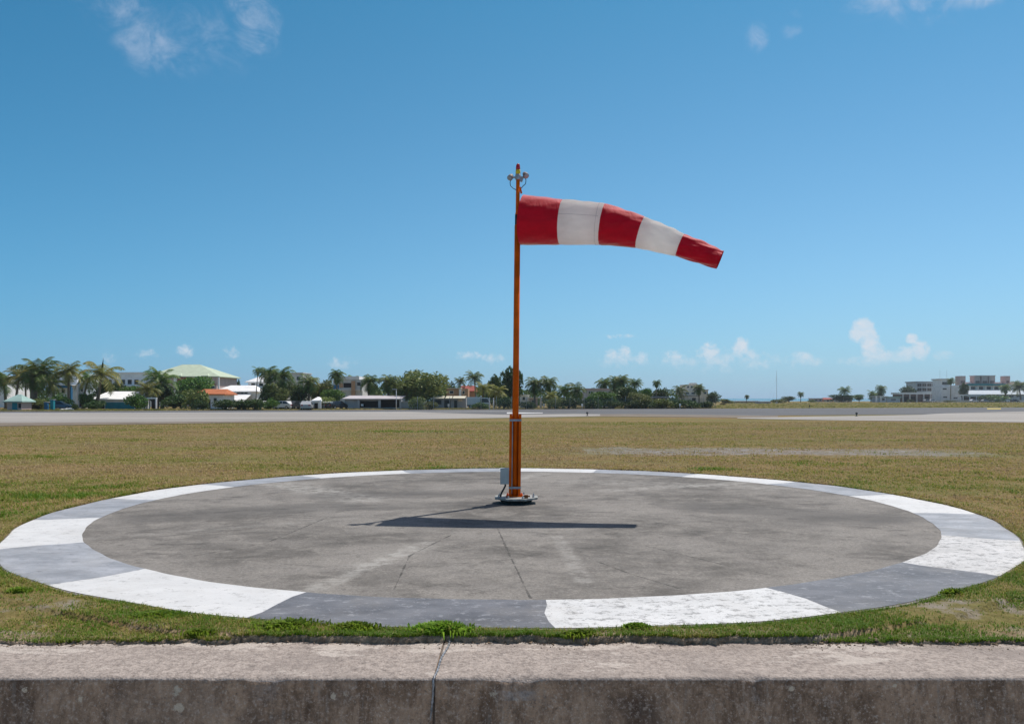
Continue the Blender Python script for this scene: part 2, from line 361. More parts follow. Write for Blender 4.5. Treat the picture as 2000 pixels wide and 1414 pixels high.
# ------------------------------------------------------------------ mesh builder
class MB:
    def __init__(s): s.v = []; s.f = []; s.mi = []; s.sm = []
    def add(s, verts, faces, mat=0, smooth=False):
        o = len(s.v); s.v += [tuple(v) for v in verts]
        for f in faces:
            s.f.append(tuple(i + o for i in f)); s.mi.append(mat); s.sm.append(smooth)
        return s
    def box(s, x0, x1, y0, y1, z0, z1, mat=0, rot=None, about=None):
        vs = [(x, y, z) for z in (z0, z1) for y in (y0, y1) for x in (x0, x1)]
        if rot is not None:
            a = Vector(about if about else ((x0 + x1) / 2, (y0 + y1) / 2, (z0 + z1) / 2))
            vs = [tuple(rot @ (Vector(v) - a) + a) for v in vs]
        return s.add(vs, [(0, 2, 3, 1), (4, 5, 7, 6), (0, 1, 5, 4), (2, 6, 7, 3), (0, 4, 6, 2), (1, 3, 7, 5)], mat)
    def tube(s, pts, rad, n=10, mat=0, caps=True, smooth=True):
        pts = [Vector(p) for p in pts]
        rs = rad if isinstance(rad, (list, tuple)) else [rad] * len(pts)
        vs = []; prev = None
        for i, p in enumerate(pts):
            tdir = (pts[min(i + 1, len(pts) - 1)] - pts[max(i - 1, 0)]).normalized()
            if prev is None:
                up = Vector((0, 1, 0)) if abs(tdir.z) > 0.8 else Vector((0, 0, 1))
                a = tdir.cross(up).normalized()
            else:
                a = (prev - tdir * prev.dot(tdir)).normalized()
            prev = a; b = tdir.cross(a)
            for k in range(n):
                q = 2 * math.pi * k / n
                vs.append(p + (a * math.cos(q) + b * math.sin(q)) * rs[i])
        fs = [(i * n + k, i * n + (k + 1) % n, (i + 1) * n + (k + 1) % n, (i + 1) * n + k) for i in range(len(pts) - 1) for k in range(n)]
        s.add(vs, fs, mat, smooth)
        if caps:
            o = len(s.v) - len(vs)
            s.f.append(tuple(o + k for k in reversed(range(n)))); s.mi.append(mat); s.sm.append(False)
            s.f.append(tuple(o + (len(pts) - 1) * n + k for k in range(n))); s.mi.append(mat); s.sm.append(False)
        return s
    def lathe(s, prof, n=20, mat=0, centre=(0, 0), smooth=True, phase=0.0):
        vs = [(centre[0] + r * math.cos(2 * math.pi * k / n + phase), centre[1] + r * math.sin(2 * math.pi * k / n + phase), z) for r, z in prof for k in range(n)]
        fs = [(i * n + k, i * n + (k + 1) % n, (i + 1) * n + (k + 1) % n, (i + 1) * n + k) for i in range(len(prof) - 1) for k in range(n)]
        fs.append(tuple(reversed(range(n)))); fs.append(tuple((len(prof) - 1) * n + k for k in range(n)))
        return s.add(vs, fs, mat, smooth)
    def build(s, name, mats, parent=None, loc=(0, 0, 0), rotz=0.0, auto=None):
        me = bpy.data.meshes.new(name); me.from_pydata(s.v, [], s.f)
        for m_ in (mats if isinstance(mats, (list, tuple)) else [mats]):
            me.materials.append(M[m_] if isinstance(m_, str) else m_)
        me.polygons.foreach_set('material_index', s.mi); me.polygons.foreach_set('use_smooth', s.sm)
        me.update()
        o = bpy.data.objects.new(name, me); COL.objects.link(o)
        o.location = loc; o.rotation_euler = (0, 0, rotz)
        if parent is not None: o.parent = parent
        return o

def np_mesh(name, verts, faces_flat, nper, mat, parent=None, smooth=False):
    """verts (n,3), faces of equal size nper as flat indices"""
    me = bpy.data.meshes.new(name)
    nf = len(faces_flat) // nper
    me.vertices.add(len(verts)); me.vertices.foreach_set('co', np.asarray(verts, np.float32).ravel())
    me.loops.add(len(faces_flat)); me.loops.foreach_set('vertex_index', np.asarray(faces_flat, np.int32))
    me.polygons.add(nf); me.polygons.foreach_set('loop_start', np.arange(0, len(faces_flat), nper, dtype=np.int32))
    if smooth: me.polygons.foreach_set('use_smooth', np.ones(nf, bool))
    me.materials.append(M[mat] if isinstance(mat, str) else mat)
    me.update(calc_edges=True)
    o = bpy.data.objects.new(name, me); COL.objects.link(o)
    if parent is not None: o.parent = parent
    return o

def tag(o, label=None, cat=None, group=None, kind=None):
    if label: o['label'] = label
    if cat: o['category'] = cat
    if group: o['group'] = group
    if kind: o['kind'] = kind
    return o
def empty(name, loc=(0, 0, 0), rotz=0.0, scale=(1, 1, 1)):
    o = bpy.data.objects.new(name, None); COL.objects.link(o)
    o.location = loc; o.rotation_euler = (0, 0, rotz); o.scale = scale; o.empty_display_size = 0.3
    return o
def thing(name, label, cat, loc=(0, 0, 0), rotz=0.0, group=None):
    return tag(empty(name, loc, rotz), label, cat, group)
def copy_tree(o, parent=None):
    c = o.copy(); COL.objects.link(c)
    if parent is not None: c.parent = parent
    for ch in list(o.children): copy_tree(ch, c)
    return c

def vnoise(x, y, seed=0):
    xi = np.floor(x).astype(np.int64); yi = np.floor(y).astype(np.int64); fx = x - xi; fy = y - yi
    def h(a, b):
        n = (a * 374761393 + b * 668265263 + seed * 974634777) & 0x7fffffff
        n = ((n ^ (n >> 13)) * 1274126177) & 0x7fffffff
        return ((n ^ (n >> 16)) & 0xffff) / 65535.0
    u = fx * fx * (3 - 2 * fx); v = fy * fy * (3 - 2 * fy)
    return (h(xi, yi) * (1 - u) + h(xi + 1, yi) * u) * (1 - v) + (h(xi, yi + 1) * (1 - u) + h(xi + 1, yi + 1) * u) * v
def fbm(x, y, seed=0, o=3):
    s = 0; a = 0.5; t = 0
    for i in range(o):
        s = s + a * vnoise(x * 2 ** i, y * 2 ** i, seed + i); t += a; a *= 0.55
    return s / t

# ------------------------------------------------------------------ the setting
PADR = 7.555
def pad_r(th):      # ragged outer rim of the pad; th = bearing from the far side, clockwise
    th = np.asarray(th, float)
    return PADR + 0.035 * np.sin(5 * th + 1.0) + 0.025 * np.sin(11 * th + 2.0) + 0.012 * np.sin(29 * th)
WALL_TOP = -0.05
SOIL_Y = 6.36
def soil_edge(x):
    return SOIL_Y + (fbm(x * 1.1, x * 0 + 3.3, 5, 4) - 0.5) * 0.20 + (fbm(x * 6, x * 0 + 1.7, 15, 4) - 0.5) * 0.13

def ground_z(x, y):
    z = (fbm(x * 2.2, y * 2.2, 3, 4) - 0.5) * 0.07 + (fbm(x * 9, y * 9, 4, 2) - 0.5) * 0.03 * (y < 12) + (fbm(x * 0.5, y * 0.5, 9, 2) - 0.5) * 0.06 - 0.030
    z = z * np.where(y < 30, 1, np.clip(1 - (y - 30) / 20, 0, 1)) - 0.05 * np.clip((y - 30) / 20, 0, 1)
    e = np.clip(1 - (y - 6.3) / 0.5, 0, 1)
    z = z * (1 - 0.45 * e) - 0.012 * e
    z = z + 0.06 * np.exp(-(((x - 0.42) / 0.33) ** 2 + ((y - 6.80) / 0.12) ** 2))
    r = np.hypot(x, y - D)
    pr = pad_r(np.arctan2(x, y - D)); u = r - pr
    rim = np.maximum(z * 0.4, -0.012 + 0.024 * fbm(x * 6, y * 6, 19, 2) * np.clip(u / 0.12, 0, 1)) + 0.004
    rim = np.where(u < 0.05, np.clip(rim, -0.007, -0.002), rim)
    return np.where(u < 0, -0.012 - 0.15 * np.clip(-u / 0.12, 0, 1), np.where(u < 0.45, rim, z))
def build_ground():
    xs = np.unique(np.concatenate([-np.geomspace(8, 4000, 40)[::-1], np.linspace(-8, 8, 641), np.geomspace(8, 4000, 40)]))
    ts = np.concatenate([[-0.30, -0.06, -0.012, 0.0], np.linspace(0.02, 2.2, 60), np.linspace(2.25, 15.8, 270), np.geomspace(16.2, 560, 60)])
    nx, ny = len(xs), len(ts)
    gx, gt = np.meshgrid(xs, ts)
    y = soil_edge(gx) * np.clip(1 - gt / 3.0, 0, 1) + SOIL_Y * np.clip(gt / 3.0, 0, 1) + np.maximum(gt, 0) + np.minimum(gt, 0) * 0.0
    z = ground_z(gx, y)
    # rim of the soil drops down to the wall
    z[0, :] = -0.9; z[1, :] = np.minimum(z[3, :], WALL_TOP) - 0.02; z[2, :] = z[3, :] * 0.5 + WALL_TOP * 0.5
    y[0, :] = y[3, :] + 0.12; y[1, :] = y[3, :] - 0.035; y[2, :] = y[3, :] - 0.028 - 0.02 * fbm(gx[2] * 9, gx[2] * 0, 8, 2)
    jit = np.random.default_rng(3).normal(size=(3, nx))
    y[1, :] += 0.014 * jit[0]; y[2, :] += 0.014 * jit[1]; z[2, :] += 0.008 * jit[2]
    # coast: the land falls into the sea
    z[-1, :] = -6
    v = np.stack([gx, y, z], -1).reshape(-1, 3)
    i = np.arange(nx * ny).reshape(ny, nx)
    f = np.stack([i[:-1, :-1], i[:-1, 1:], i[1:, 1:], i[1:, :-1]], -1).reshape(-1)
    o = np_mesh('ground', v, f, 4, 'turf', smooth=True)
    tag(o, 'flat dry brown and green turf airfield ground around the round pad', kind='structure')
build_ground()

def sheet(name, pts, z, mat, label=None, parent=None):
    b = MB(); n = len(pts)
    b.add([(x, y, z) for x, y in pts], [tuple(range(n))])
    o = b.build(name, mat, parent)
    if parent is None: tag(o, label, kind='structure')
    return o
def ribbon(name, far, near, z, mat, label=None, parent=None, step=1.0):
    """a flat strip between two ground lines given as photo points with the same px"""
    b = MB()
    fa = [gp(*p) for p in far]; ne = [gp(*p) for p in near]
    vs = [(x, y, z) for x, y in fa] + [(x, y, z) for x, y in ne]; n = len(far)
    b.add(vs, [(n + i, n + i + 1, i + 1, i) for i in range(n - 1)])
    o = b.build(name, mat, parent)
    if parent is None: tag(o, label, kind='structure')
    return o

# runway: a strip running away to the right, 16 degrees off square
def run_y(x, c): return c + 0.29 * x
sheet('runway', [(-600, run_y(-600, 82)), (900, run_y(900, 82)), (900, run_y(900, 140)), (-600, run_y(-600, 140))], -0.030, 'asphalt', 'long dark grey asphalt runway crossing behind the grass')
ribbon('concrete_apron', [(-1500, 810), (-400, 808), (0, 806.8), (300, 806.3), (550, 805), (640, 804.6), (800, 804.2), (870, 806.2), (980, 809.0), (1060, 808.6), (1120, 807.8), (1172, 808.4)],
       [(-1500, 829), (-400, 827), (0, 825.3), (300, 823.8), (550, 821.3), (640, 820.3), (800, 818.3), (870, 817.4), (980, 815.6), (1060, 814.2), (1120, 813.2), (1172, 811.6)], -0.022, 'concrete_apron', 'pale concrete turning apron beside the dark runway, left part')
ribbon('taxiway', [(1440, 815.2), (1500, 814.6), (1600, 812.6), (1700, 811.3), (1800, 809.4), (1850, 806.6), (2000, 803.2), (2400, 799.0), (2900, 797.5)],
       [(1440, 816.4), (1500, 818.0), (1600, 819.6), (1700, 820.8), (1800, 821.8), (1850, 822.4), (2000, 824.2), (2400, 828.0), (2900, 833)], -0.022, 'concrete_apron', 'pale concrete taxiway joining the runway at right')
ribbon('dirt_shoulder', [(-1500, 828.8), (-400, 826.8), (0, 825.1), (300, 823.6), (550, 821.2), (800, 818.2)], [(-1500, 838), (-400, 834), (0, 831.5), (120, 829.5), (390, 826.0), (800, 819.0)], -0.026, 'dirt', 'brown bare dirt shoulder along the pale apron edge')
ribbon('dirt_verge', [(1140, 808.6), (1250, 808.2), (1350, 809.6), (1450, 810.6), (1520, 811.5)], [(1140, 812.6), (1250, 813.4), (1350, 814.0), (1450, 815.4), (1520, 815.4)], -0.026, 'dirt', 'tan dirt verge between the runway and the grass')
ribbon('runway_edge_line', [(-1500, 809.2), (300, 805.6), (660, 804.3), (800, 803.7), (1000, 803.0)], [(-1500, 809.7), (300, 806.0), (660, 804.7), (800, 804.1), (1000, 803.35)], -0.018, 'line_white', 'thin white painted line along the far edge of the apron')
ribbon('runway_side_stripe', [(990, 805.2), (1060, 805.6)], [(990, 807.4), (1060, 806.6)], -0.018, 'line_white', 'short white painted stripe on the runway right of the mast')
ribbon('yellow_marking', [(1928, 797.0), (1955, 797.0)], [(1928, 798.8), (1955, 798.8)], -0.018, 'line_yellow', 'yellow painted marking on the runway at far right')

# lower road where the photograph is taken from
sheet('road', [(-200, -60), (200, -60), (200, 5.72), (-200, 5.72)], -0.85, 'road', 'low pale sandy road at the foot of the concrete wall')
# the sea beyond the coast
sheet('sea', [(-30000, 480), (30000, 480), (30000, 40000), (-30000, 40000)], -3.0, 'sea', 'pale blue sea on the far horizon')

# --- the round pad with its painted ring
def build_pad():
    n = 360; b = MB()
    th = [2 * math.pi * k / n for k in range(n)]
    rings = [(0.0, 0.0), (0.3, 0.0), (0.7, 0.0), (0.96, 0.0), (0.9985, -0.001), (1.0, -0.006), (1.002, -0.15)]
    vs = [(0, D, 0.0)]
    for fr, z in rings[1:]:
        for t_ in th:
            r = float(pad_r(t_)) * fr
            vs.append((r * math.sin(t_), D + r * math.cos(t_), z))
    fs = [(0, 1 + (k + 1) % n, 1 + k) for k in range(n)]
    for i in range(len(rings) - 2):
        o = 1 + i * n
        fs += [(o + k, o + (k + 1) % n, o + n + (k + 1) % n, o + n + k) for k in range(n)]
    b.add(vs, fs)
    pad = b.build('concrete_pad', 'pad')
    tag(pad, 'round grey stained concrete pad with white and blue grey ring', kind='structure')
    ring = MB()
    sub = 20
    worn = {14}
    for k in range(18):
        a0 = -162.5 + 20 * k; white = (k % 2 == 0)
        mat = 0 if white else 1
        if k == 14: mat = 2
        if k == 16: mat = 4
        if not white and k not in (15, 17): mat = 3
        vs = []; rad = [0.0, 0.2, 0.5, 0.8, 1.0]
        for i in range(sub + 1):
            a = a0 + 20 * i / sub
            for j, q in enumerate(rad):
                bk = (k + (1 if i == sub else 0)) % 18
                t_ = R(a + (0.25 * math.sin(q * 6 + bk * 2.1) if i in (0, sub) else 0))
                ri = 6.565 + 0.008 * math.sin(9 * t_ + 1) + 0.006 * math.sin(23 * t_) + 0.005 * math.sin(61 * t_)
                ro = float(pad_r(t_)) * 0.9965 - 0.004
                r = ri + (ro - ri) * q
                vs.append((r * math.sin(t_), D + r * math.cos(t_), 0.004))
        m_ = len(rad)
        fs = [(i * m_ + j, i * m_ + j + 1, (i + 1) * m_ + j + 1, (i + 1) * m_ + j) for i in range(sub) for j in range(m_ - 1)]
        ring.add(vs, fs, mat)
    ring.build('painted_ring', ['white_paint', 'grey_paint', 'worn_paint', 'faded_paint', 'scuffed_paint'], pad)
build_pad()

# --- concrete wall along the road
def build_wall():
    xs = np.unique(np.concatenate([np.linspace(-60, -6, 28), np.arange(-6, 6.001, 0.02), np.linspace(6, 60, 28), np.array([-0.541, -0.536, -0.530, -0.525])]))
    prof = [(6.75, -0.20), (6.72, 0), (6.3, 0), (6.1, 0), (5.95, 0), (5.8, 0), (5.68, 0), (5.62, 0), (5.595, -0.001), (5.578, -0.006), (5.568, -0.018), (5.563, -0.04), (5.562, -0.08)] + [(5.561 - 0.01 * k, -0.08 - 0.07 * k) for k in range(1, 12)]
    P = np.array(prof); nx, npf = len(xs), len(P)
    gx = np.repeat(xs[:, None], npf, 1); gy = np.repeat(P[None, :, 0], nx, 0).copy(); gz = np.repeat(P[None, :, 1], nx, 0).copy() + WALL_TOP
    edge = np.zeros(npf); edge[7:13] = [0.4, 0.8, 1, 1, 0.9, 0.5]
    chipn = np.clip((fbm(gx * 3.0, gy * 0 + 2.1, 31, 5) - 0.52) * 6, 0, 1)
    slow = (fbm(gx * 0.7, gy * 0 + 7.7, 41, 3) - 0.5) * 0.03 + (fbm(gx * 9, gy * 0 + 1.1, 43, 2) - 0.5) * 0.008
    gy += slow + edge * chipn * 0.030
    gz -= edge * chipn * 0.026
    gz[:, 1:9] += (fbm(gx * 3, gy * 3, 51, 4)[:, 1:9] - 0.5) * 0.012
    gy[:, 12:] += (fbm(gx * 6, gz * 6, 61, 3)[:, 12:] - 0.5) * 0.016
    j = np.abs(gx + 0.533) < 0.0045
    gz[:, 1:10] -= np.where(j[:, 1:10], 0.012, 0); gy[:, 9:] += np.where(j[:, 9:], 0.012, 0)
    v = np.stack([gx, gy, gz], -1).reshape(-1, 3)
    i = np.arange(nx * npf).reshape(nx, npf)
    f = np.stack([i[:-1, :-1], i[:-1, 1:], i[1:, 1:], i[1:, :-1]], -1).reshape(-1)
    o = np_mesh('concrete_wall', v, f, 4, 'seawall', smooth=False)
    tag(o, 'low weathered concrete wall with pale top and dark stained face in the foreground', 'wall')
build_wall()
# cable down the joint in the wall
cb = MB(); pts = []
for k in range(60):
    q = k / 59
    if q < 0.5:
        u = q / 0.5; p = (-0.487 - 0.050 * u + 0.006 * math.sin(u * 9), 6.42 - 0.86 * u, WALL_TOP + 0.004 + 0.02 * max(0, 1 - u * 8))
    else:
        u = (q - 0.5) / 0.5; p = (-0.538 - 0.035 * u + 0.004 * math.sin(u * 11), 5.552 - 0.05 * u, WALL_TOP - 0.72 * u)
    pts.append(p)
cb.tube(pts, 0.0065, 6)
for ph in (0, math.pi):
    cb.tube([(p[0] + 0.006 * math.cos(i * 1.4 + ph), p[1] + 0.002, p[2] + 0.006 * math.sin(i * 1.4 + ph)) for i, p in enumerate(pts)], 0.004, 5)
M['cable'] = surf('twisted_grey_cable', (0.24, 0.25, 0.27), 0.45, 0.5, 0.3, scale=40, var=0.5)
tag(cb.build('cable', 'cable'), 'twisted grey cable hanging over the concrete wall', 'cable')

# ------------------------------------------------------------------ grass
NEAR_PX = [(-1500, 838), (-400, 834), (0, 831.8), (300, 827.5), (500, 823.5), (800, 819.2), (1000, 816.2), (1200, 813.8), (1400, 815.0), (1500, 818.6), (1800, 822.6), (2000, 825), (2400, 829), (2900, 834)]
NG = np.array([gp(*p) for p in NEAR_PX])
def grass_far_limit(x): return np.interp(x, NG[:, 0], NG[:, 1])

def build_grass():
    N = 720000
    u = RNG.random(N)
    d = 6.22 * (66 / 6.22) ** (u ** 1.12)
    x = (RNG.random(N) - 0.5) * 2 * (d * 0.66 + 0.5)
    y = d.copy()
    nr = 26000; ta = RNG.random(nr) * 2 * np.pi; ra = pad_r(ta) + np.abs(RNG.normal(0, 0.05, nr)) - 0.01
    x = np.concatenate([x, ra * np.sin(ta)]); y = np.concatenate([y, D + ra * np.cos(ta)]); xe = (RNG.random(7000) - 0.5) * 12; ye = soil_edge(xe) + np.abs(RNG.normal(0, 0.03, 7000)) - 0.025
    x = np.concatenate([x, xe]); y = np.concatenate([y, ye]); N = len(x)
    dens = fbm(x * 1.7, y * 1.7, 71, 3) * 0.6 + fbm(x * 0.45, y * 0.45, 77, 2) * 0.4
    th = np.arctan2(x, y - D); r = np.hypot(x, y - D)
    keep = (r > pad_r(th) - 0.02 + 0.03 * fbm(x * 2, y * 2, 5, 2)) & (y > soil_edge(x) - 0.026) & (y < grass_far_limit(x) - 0.4)
    tuft = fbm(x * 5, y * 0 + 2.0, 47, 3)
    rimz = ((y < soil_edge(x) + 0.05) & (tuft > 0.56)) | (r - pad_r(th) < 0.10) & (fbm(x * 3, y * 3, 37, 2) > 0.36)
    keep &= rimz | (RNG.random(N) < np.clip((dens - 0.27) * 3.8, 0.22, 1))
    stony = (np.abs(y - (29.3 - 0.06 * x)) < 2.0) & (x > 2.6) & (x < 16.5)
    keep &= ~(stony & (RNG.random(N) < 0.86 * np.clip((fbm(x * 0.5, y * 1.1, 83, 4) - 0.28) * 6, 0, 1)))
    bare = (fbm(x * 1.7 + 20, y * 1.7, 79, 3) > 0.645) & (y < 8.6)
    keep &= ~(bare & (RNG.random(N) < 0.75))
    x, y, r, th, dens = x[keep], y[keep], r[keep], th[keep], dens[keep]
    n = len(x)
    s = np.clip(y / 7.0, 0.9, 7)
    hgt = (0.016 + 0.028 * RNG.random(n) ** 2) * np.clip(s, 1, 1.7) * (0.5 + 1.0 * dens)
    wid = (0.0050 + 0.005 * RNG.random(n)) * s * 0.9
    a = RNG.random(n) * 2 * np.pi; lean = 0.5 + 1.3 * RNG.random(n)
    for px_, py_, rx_, ry_, k_ in GREENS[:6]:
        cx_, cy_ = gp(px_, py_); hgt = hgt * (1 + 0.9 * k_ * np.clip(1 - ((x - cx_) / rx_) ** 2 - ((y - cy_) / ry_) ** 2, 0, 1))
    dx, dy = np.cos(a), np.sin(a)
    z0 = np.maximum(ground_z(x, y), -0.07) - 0.008
    b0 = np.stack([x - dy * wid / 2, y + dx * wid / 2, z0], -1); b1 = np.stack([x + dy * wid / 2, y - dx * wid / 2, z0], -1)
    hh = hgt + 0.008
    mid = np.stack([x + dx * hgt * lean * 0.3, y + dy * hgt * lean * 0.3, z0 + hh * 0.62], -1)
    m0 = mid + np.stack([-dy * wid * 0.4, dx * wid * 0.4, 0 * wid], -1); m1 = mid - np.stack([-dy * wid * 0.4, dx * wid * 0.4, 0 * wid], -1)
    tip = np.stack([x + dx * hgt * lean, y + dy * hgt * lean, z0 + hh * (1.05 - 0.25 * lean)], -1)
    v = np.stack([b0, b1, m1, m0, tip], 1).reshape(-1, 3)
    base = np.arange(n) * 5
    f = np.stack([base, base + 1, base + 2, base, base + 2, base + 3, base + 3, base + 2, base + 4], -1).reshape(-1)
    o = np_mesh('grass', v, f, 3, 'blade')
    tag(o, 'short patchy brown and green grass covering the airfield', 'grass', kind='stuff')
build_grass()

def crumbs():
    rg = np.random.default_rng(17); n = 2600
    x = (rg.random(n) - 0.5) * 13; q = np.abs(rg.normal(0, 1, n))
    y = soil_edge(x) + 0.03 - 0.075 * q * (0.4 + 1.2 * fbm(x * 2, x * 0, 23, 2)); s = (0.004 + 0.013 * rg.random(n) ** 3) * np.where(q > 1.4, 0.6, 1)
    z = np.where(y < soil_edge(x) - 0.03, WALL_TOP + 0.002, WALL_TOP + 0.03 * rg.random(n))
    d = rg.normal(size=(n, 6, 3)) * 0.28 + np.array([[1, 0, 0], [-1, 0, 0], [0, 1, 0], [0, -1, 0], [0, 0, .7], [0, 0, -.5]])[None]
    v = (np.stack([x, y, z], -1)[:, None, :] + d * s[:, None, None]).reshape(-1, 3)
    fc = np.array([0, 2, 4, 2, 1, 4, 1, 3, 4, 3, 0, 4, 2, 0, 5, 1, 2, 5, 3, 1, 5, 0, 3, 5])
    o = np_mesh('soil_crumbs', v, (np.arange(n)[:, None] * 6 + fc[None]).reshape(-1), 3, 'crumb')
    tag(o, 'brown crumbs of soil scattered along the top of the concrete wall', 'soil', kind='stuff')
M['crumb'] = surf('brown_soil', (0.27, 0.20, 0.14), 0.95, 0.1, scale=30, var=0.5)
crumbs()
# bright weeds along the rim of the soil
def weed(px, py, rad, hgt, n, label, mat='weed', seed=0):
    rg = np.random.default_rng(seed)
    x0, y0 = gp(px, py); y0 = max(y0, float(soil_edge(np.array([x0]))[0]) + rad * 0.45)
    a = rg.random(n) * 2 * np.pi; q = np.minimum(np.abs(rg.normal(0, 0.55, n)), 0.9 * np.sqrt(rg.random(n)) + 0.1) * rad
    bx = np.cos(a) * q * 1.7; by = np.sin(a) * q * 0.75
    L = hgt * (0.55 + 0.6 * rg.random(n)) * np.clip(1.15 - 0.5 * q / rad, 0.35, 1.2)
    az = a + rg.normal(0, 0.8, n); ln = 0.25 + 0.6 * rg.random(n)
    dx, dy = np.cos(az), np.sin(az); w = 0.005 + 0.006 * rg.random(n)
    b0 = np.stack([bx - dy * w * .3, by + dx * w * .3, 0 * a - 0.03], -1); b1 = np.stack([bx + dy * w * .3, by - dx * w * .3, 0 * a - 0.03], -1)
    mid = np.stack([bx + dx * L * ln * .4, by + dy * L * ln * .4, L * .65], -1)
    off = np.stack([-dy * w, dx * w, 0 * w], -1)
    tip = np.stack([bx + dx * L * ln, by + dy * L * ln, L * (1.05 - 0.45 * ln)], -1)
    v = np.stack([b0, b1, mid - off, mid + off, tip], 1).reshape(-1, 3)
    base = np.arange(n) * 5
    f = np.stack([base, base + 1, base + 2, base, base + 2, base + 3, base + 3, base + 2, base + 4], -1).reshape(-1)
    o = np_mesh('weed_clump', v, f, 3, mat)
    o.location = (x0, y0, 0.0)
    tag(o, label, 'weed', 'green weeds along the wall')
weed(860, 1246, 0.187, 0.078, 924, 'brightest green weed clump, low on the rim above the wall cable', seed=1)
weed(560, 1224, 0.264, 0.056, 924, 'wide green weed clump below the boundary of white and grey paint', seed=2)
weed(692, 1228, 0.154, 0.059, 572, 'upright green weed clump in front of the grey front paint segment', seed=3)
weed(1132, 1243, 0.110, 0.046, 374, 'small weed clump below the front corner of right white paint', seed=4)
weed(1243, 1226, 0.075, 0.046, 620, 'small weed clump touching the right white paint segment', seed=5)
weed(305, 1203, 0.19, 0.044, 800, 'flat weed clump below the big front left white segment', seed=6)
weed(376, 1247, 0.110, 0.037, 286, 'low weed clump on the wall edge, lower left', seed=7)
weed(38, 1156, 0.099, 0.056, 264, 'lone weed tuft in turf left of the grey ring segment', seed=8)
weed(1862, 1160, 0.088, 0.063, 220, 'lone pale weed tuft in turf right of the grey ring segment', seed=9)

# ------------------------------------------------------------------ the windsock
WS = thing('windsock', 'red and white striped windsock on an orange mast in the middle of the round pad', 'windsock', (0.046, DM, 0))
LEAN = 0.0105; ZB = 0.0725      # ZB: how far the plate sits below the first survey
def mast_x(z): return LEAN * z
def zz(py): return Z(py, DM)
def bar(z0, z1, r0, r1=None, n=20):
    return MB().tube([(mast_x(z0), 0, z0), (mast_x((z0 + z1) / 2), 0, (z0 + z1) / 2), (mast_x(z1), 0, z1)], [r0, (r0 + (r1 or r0)) / 2, r1 or r0], n)
bar(0.20 - ZB, zz(440), 0.056, 0.052).build('mast_pole', 'orange', WS)
bar(zz(446), zz(350), 0.037, 0.034).build('upper_pole', 'orange', WS)
sl = bar(zz(439), zz(420), 0.047); sl.build('swivel_sleeve', 'black', WS)
cl = bar(zz(420), zz(416.5), 0.043); cl.build('collar', 'orange', WS)
for sx in (-1, 1):
    ch = MB(); xc = sx * 0.081
    def cx(z): return xc + mast_x(z)
    z0, z1 = 0.19 - ZB, zz(809)
    for (xa, xb, ya, yb) in ((-0.024, 0.024, -0.075, -0.067), (-0.024, 0.024, 0.067, 0.075), ((0.016 if sx > 0 else -0.024), (0.024 if sx > 0 else -0.016), -0.067, 0.067)):
        vs = [(cx(z) + xx, yy, z) for z in (z0, z1) for yy in (ya, yb) for xx in (xa, xb)]
        ch.add(vs, [(0, 2, 3, 1), (4, 5, 7, 6), (0, 1, 5, 4), (2, 6, 7, 3), (0, 4, 6, 2), (1, 3, 7, 5)])
    ch.build('support_channel', 'orange', WS)
wb = MB(); wb.add([(mast_x(z) + xx, yy, z) for z in (0.21 - ZB, zz(812)) for yy in (0.052, 0.062) for xx in (-0.066, 0.066)], [(0, 2, 3, 1), (4, 5, 7, 6), (0, 1, 5, 4), (2, 6, 7, 3), (0, 4, 6, 2), (1, 3, 7, 5)])
wb.build('back_plate', 'orange', WS)
for py in (820.5, 951.5):
    z = zz(py); x = mast_x(z); k = MB()
    k.box(x - 0.108, x + 0.108, -0.090, -0.076, z - 0.018, z + 0.018); k.box(x - 0.108, x + 0.108, 0.076, 0.090, z - 0.018, z + 0.018)
    for sx in (-0.088, 0.088): k.tube([(x + sx, -0.11, z), (x + sx, 0.11, z)], 0.010, 6)
    k.build('clamp', 'steel', WS)
fl = MB(); fl.box(-0.15, 0.15, -0.12, 0.12, 0.188, 0.204)
for sx in (-0.125, 0.125):
    for sy in (-0.095, 0.095): fl.lathe([(0.018, 0.204), (0.018, 0.222), (0.008, 0.224), (0.008, 0.240)], 6, 0, (sx, sy), False)
fl.build('foot_flange', 'orange', WS, loc=(0, 0, -ZB))
bp = MB(); bp.lathe([(0.36, 0.149), (0.405, 0.153), (0.41, 0.186), (0.40, 0.1875)], 8, 0, (0.03, -0.02), False, R(22.5)); bp.build('base_plate', 'plate', WS, loc=(0, 0, -ZB))
bs = MB(); bs.lathe([(0.27, 0.0725), (0.275, 0.09), (0.32, 0.149)], 8, 0, (0.03, -0.02), False, R(22.5)); bs.build('base_plinth', 'dark_steel', WS, loc=(0, 0, -ZB))  # near-black plinth: shade below the overhanging plate is put into its colour
for q in range(8):
    an = MB(); a = R(45 * q + 20); an.lathe([(0.020, 0.1875), (0.020, 0.205), (0.011, 0.206), (0.011, 0.232)], 6, 0, (0.03 + 0.33 * math.cos(a), -0.02 + 0.33 * math.sin(a)), False)
    an.build('anchor_bolt', 'steel', WS, loc=(0, 0, -ZB))
hg = MB(); hg.box(0.17, 0.235, -0.30, -0.24, 0.1875, 0.245); hg.tube([(0.14, -0.27, 0.222), (0.27, -0.27, 0.222)], 0.014, 8); hg.build('hinge', 'rust', WS, loc=(0, 0, -ZB))
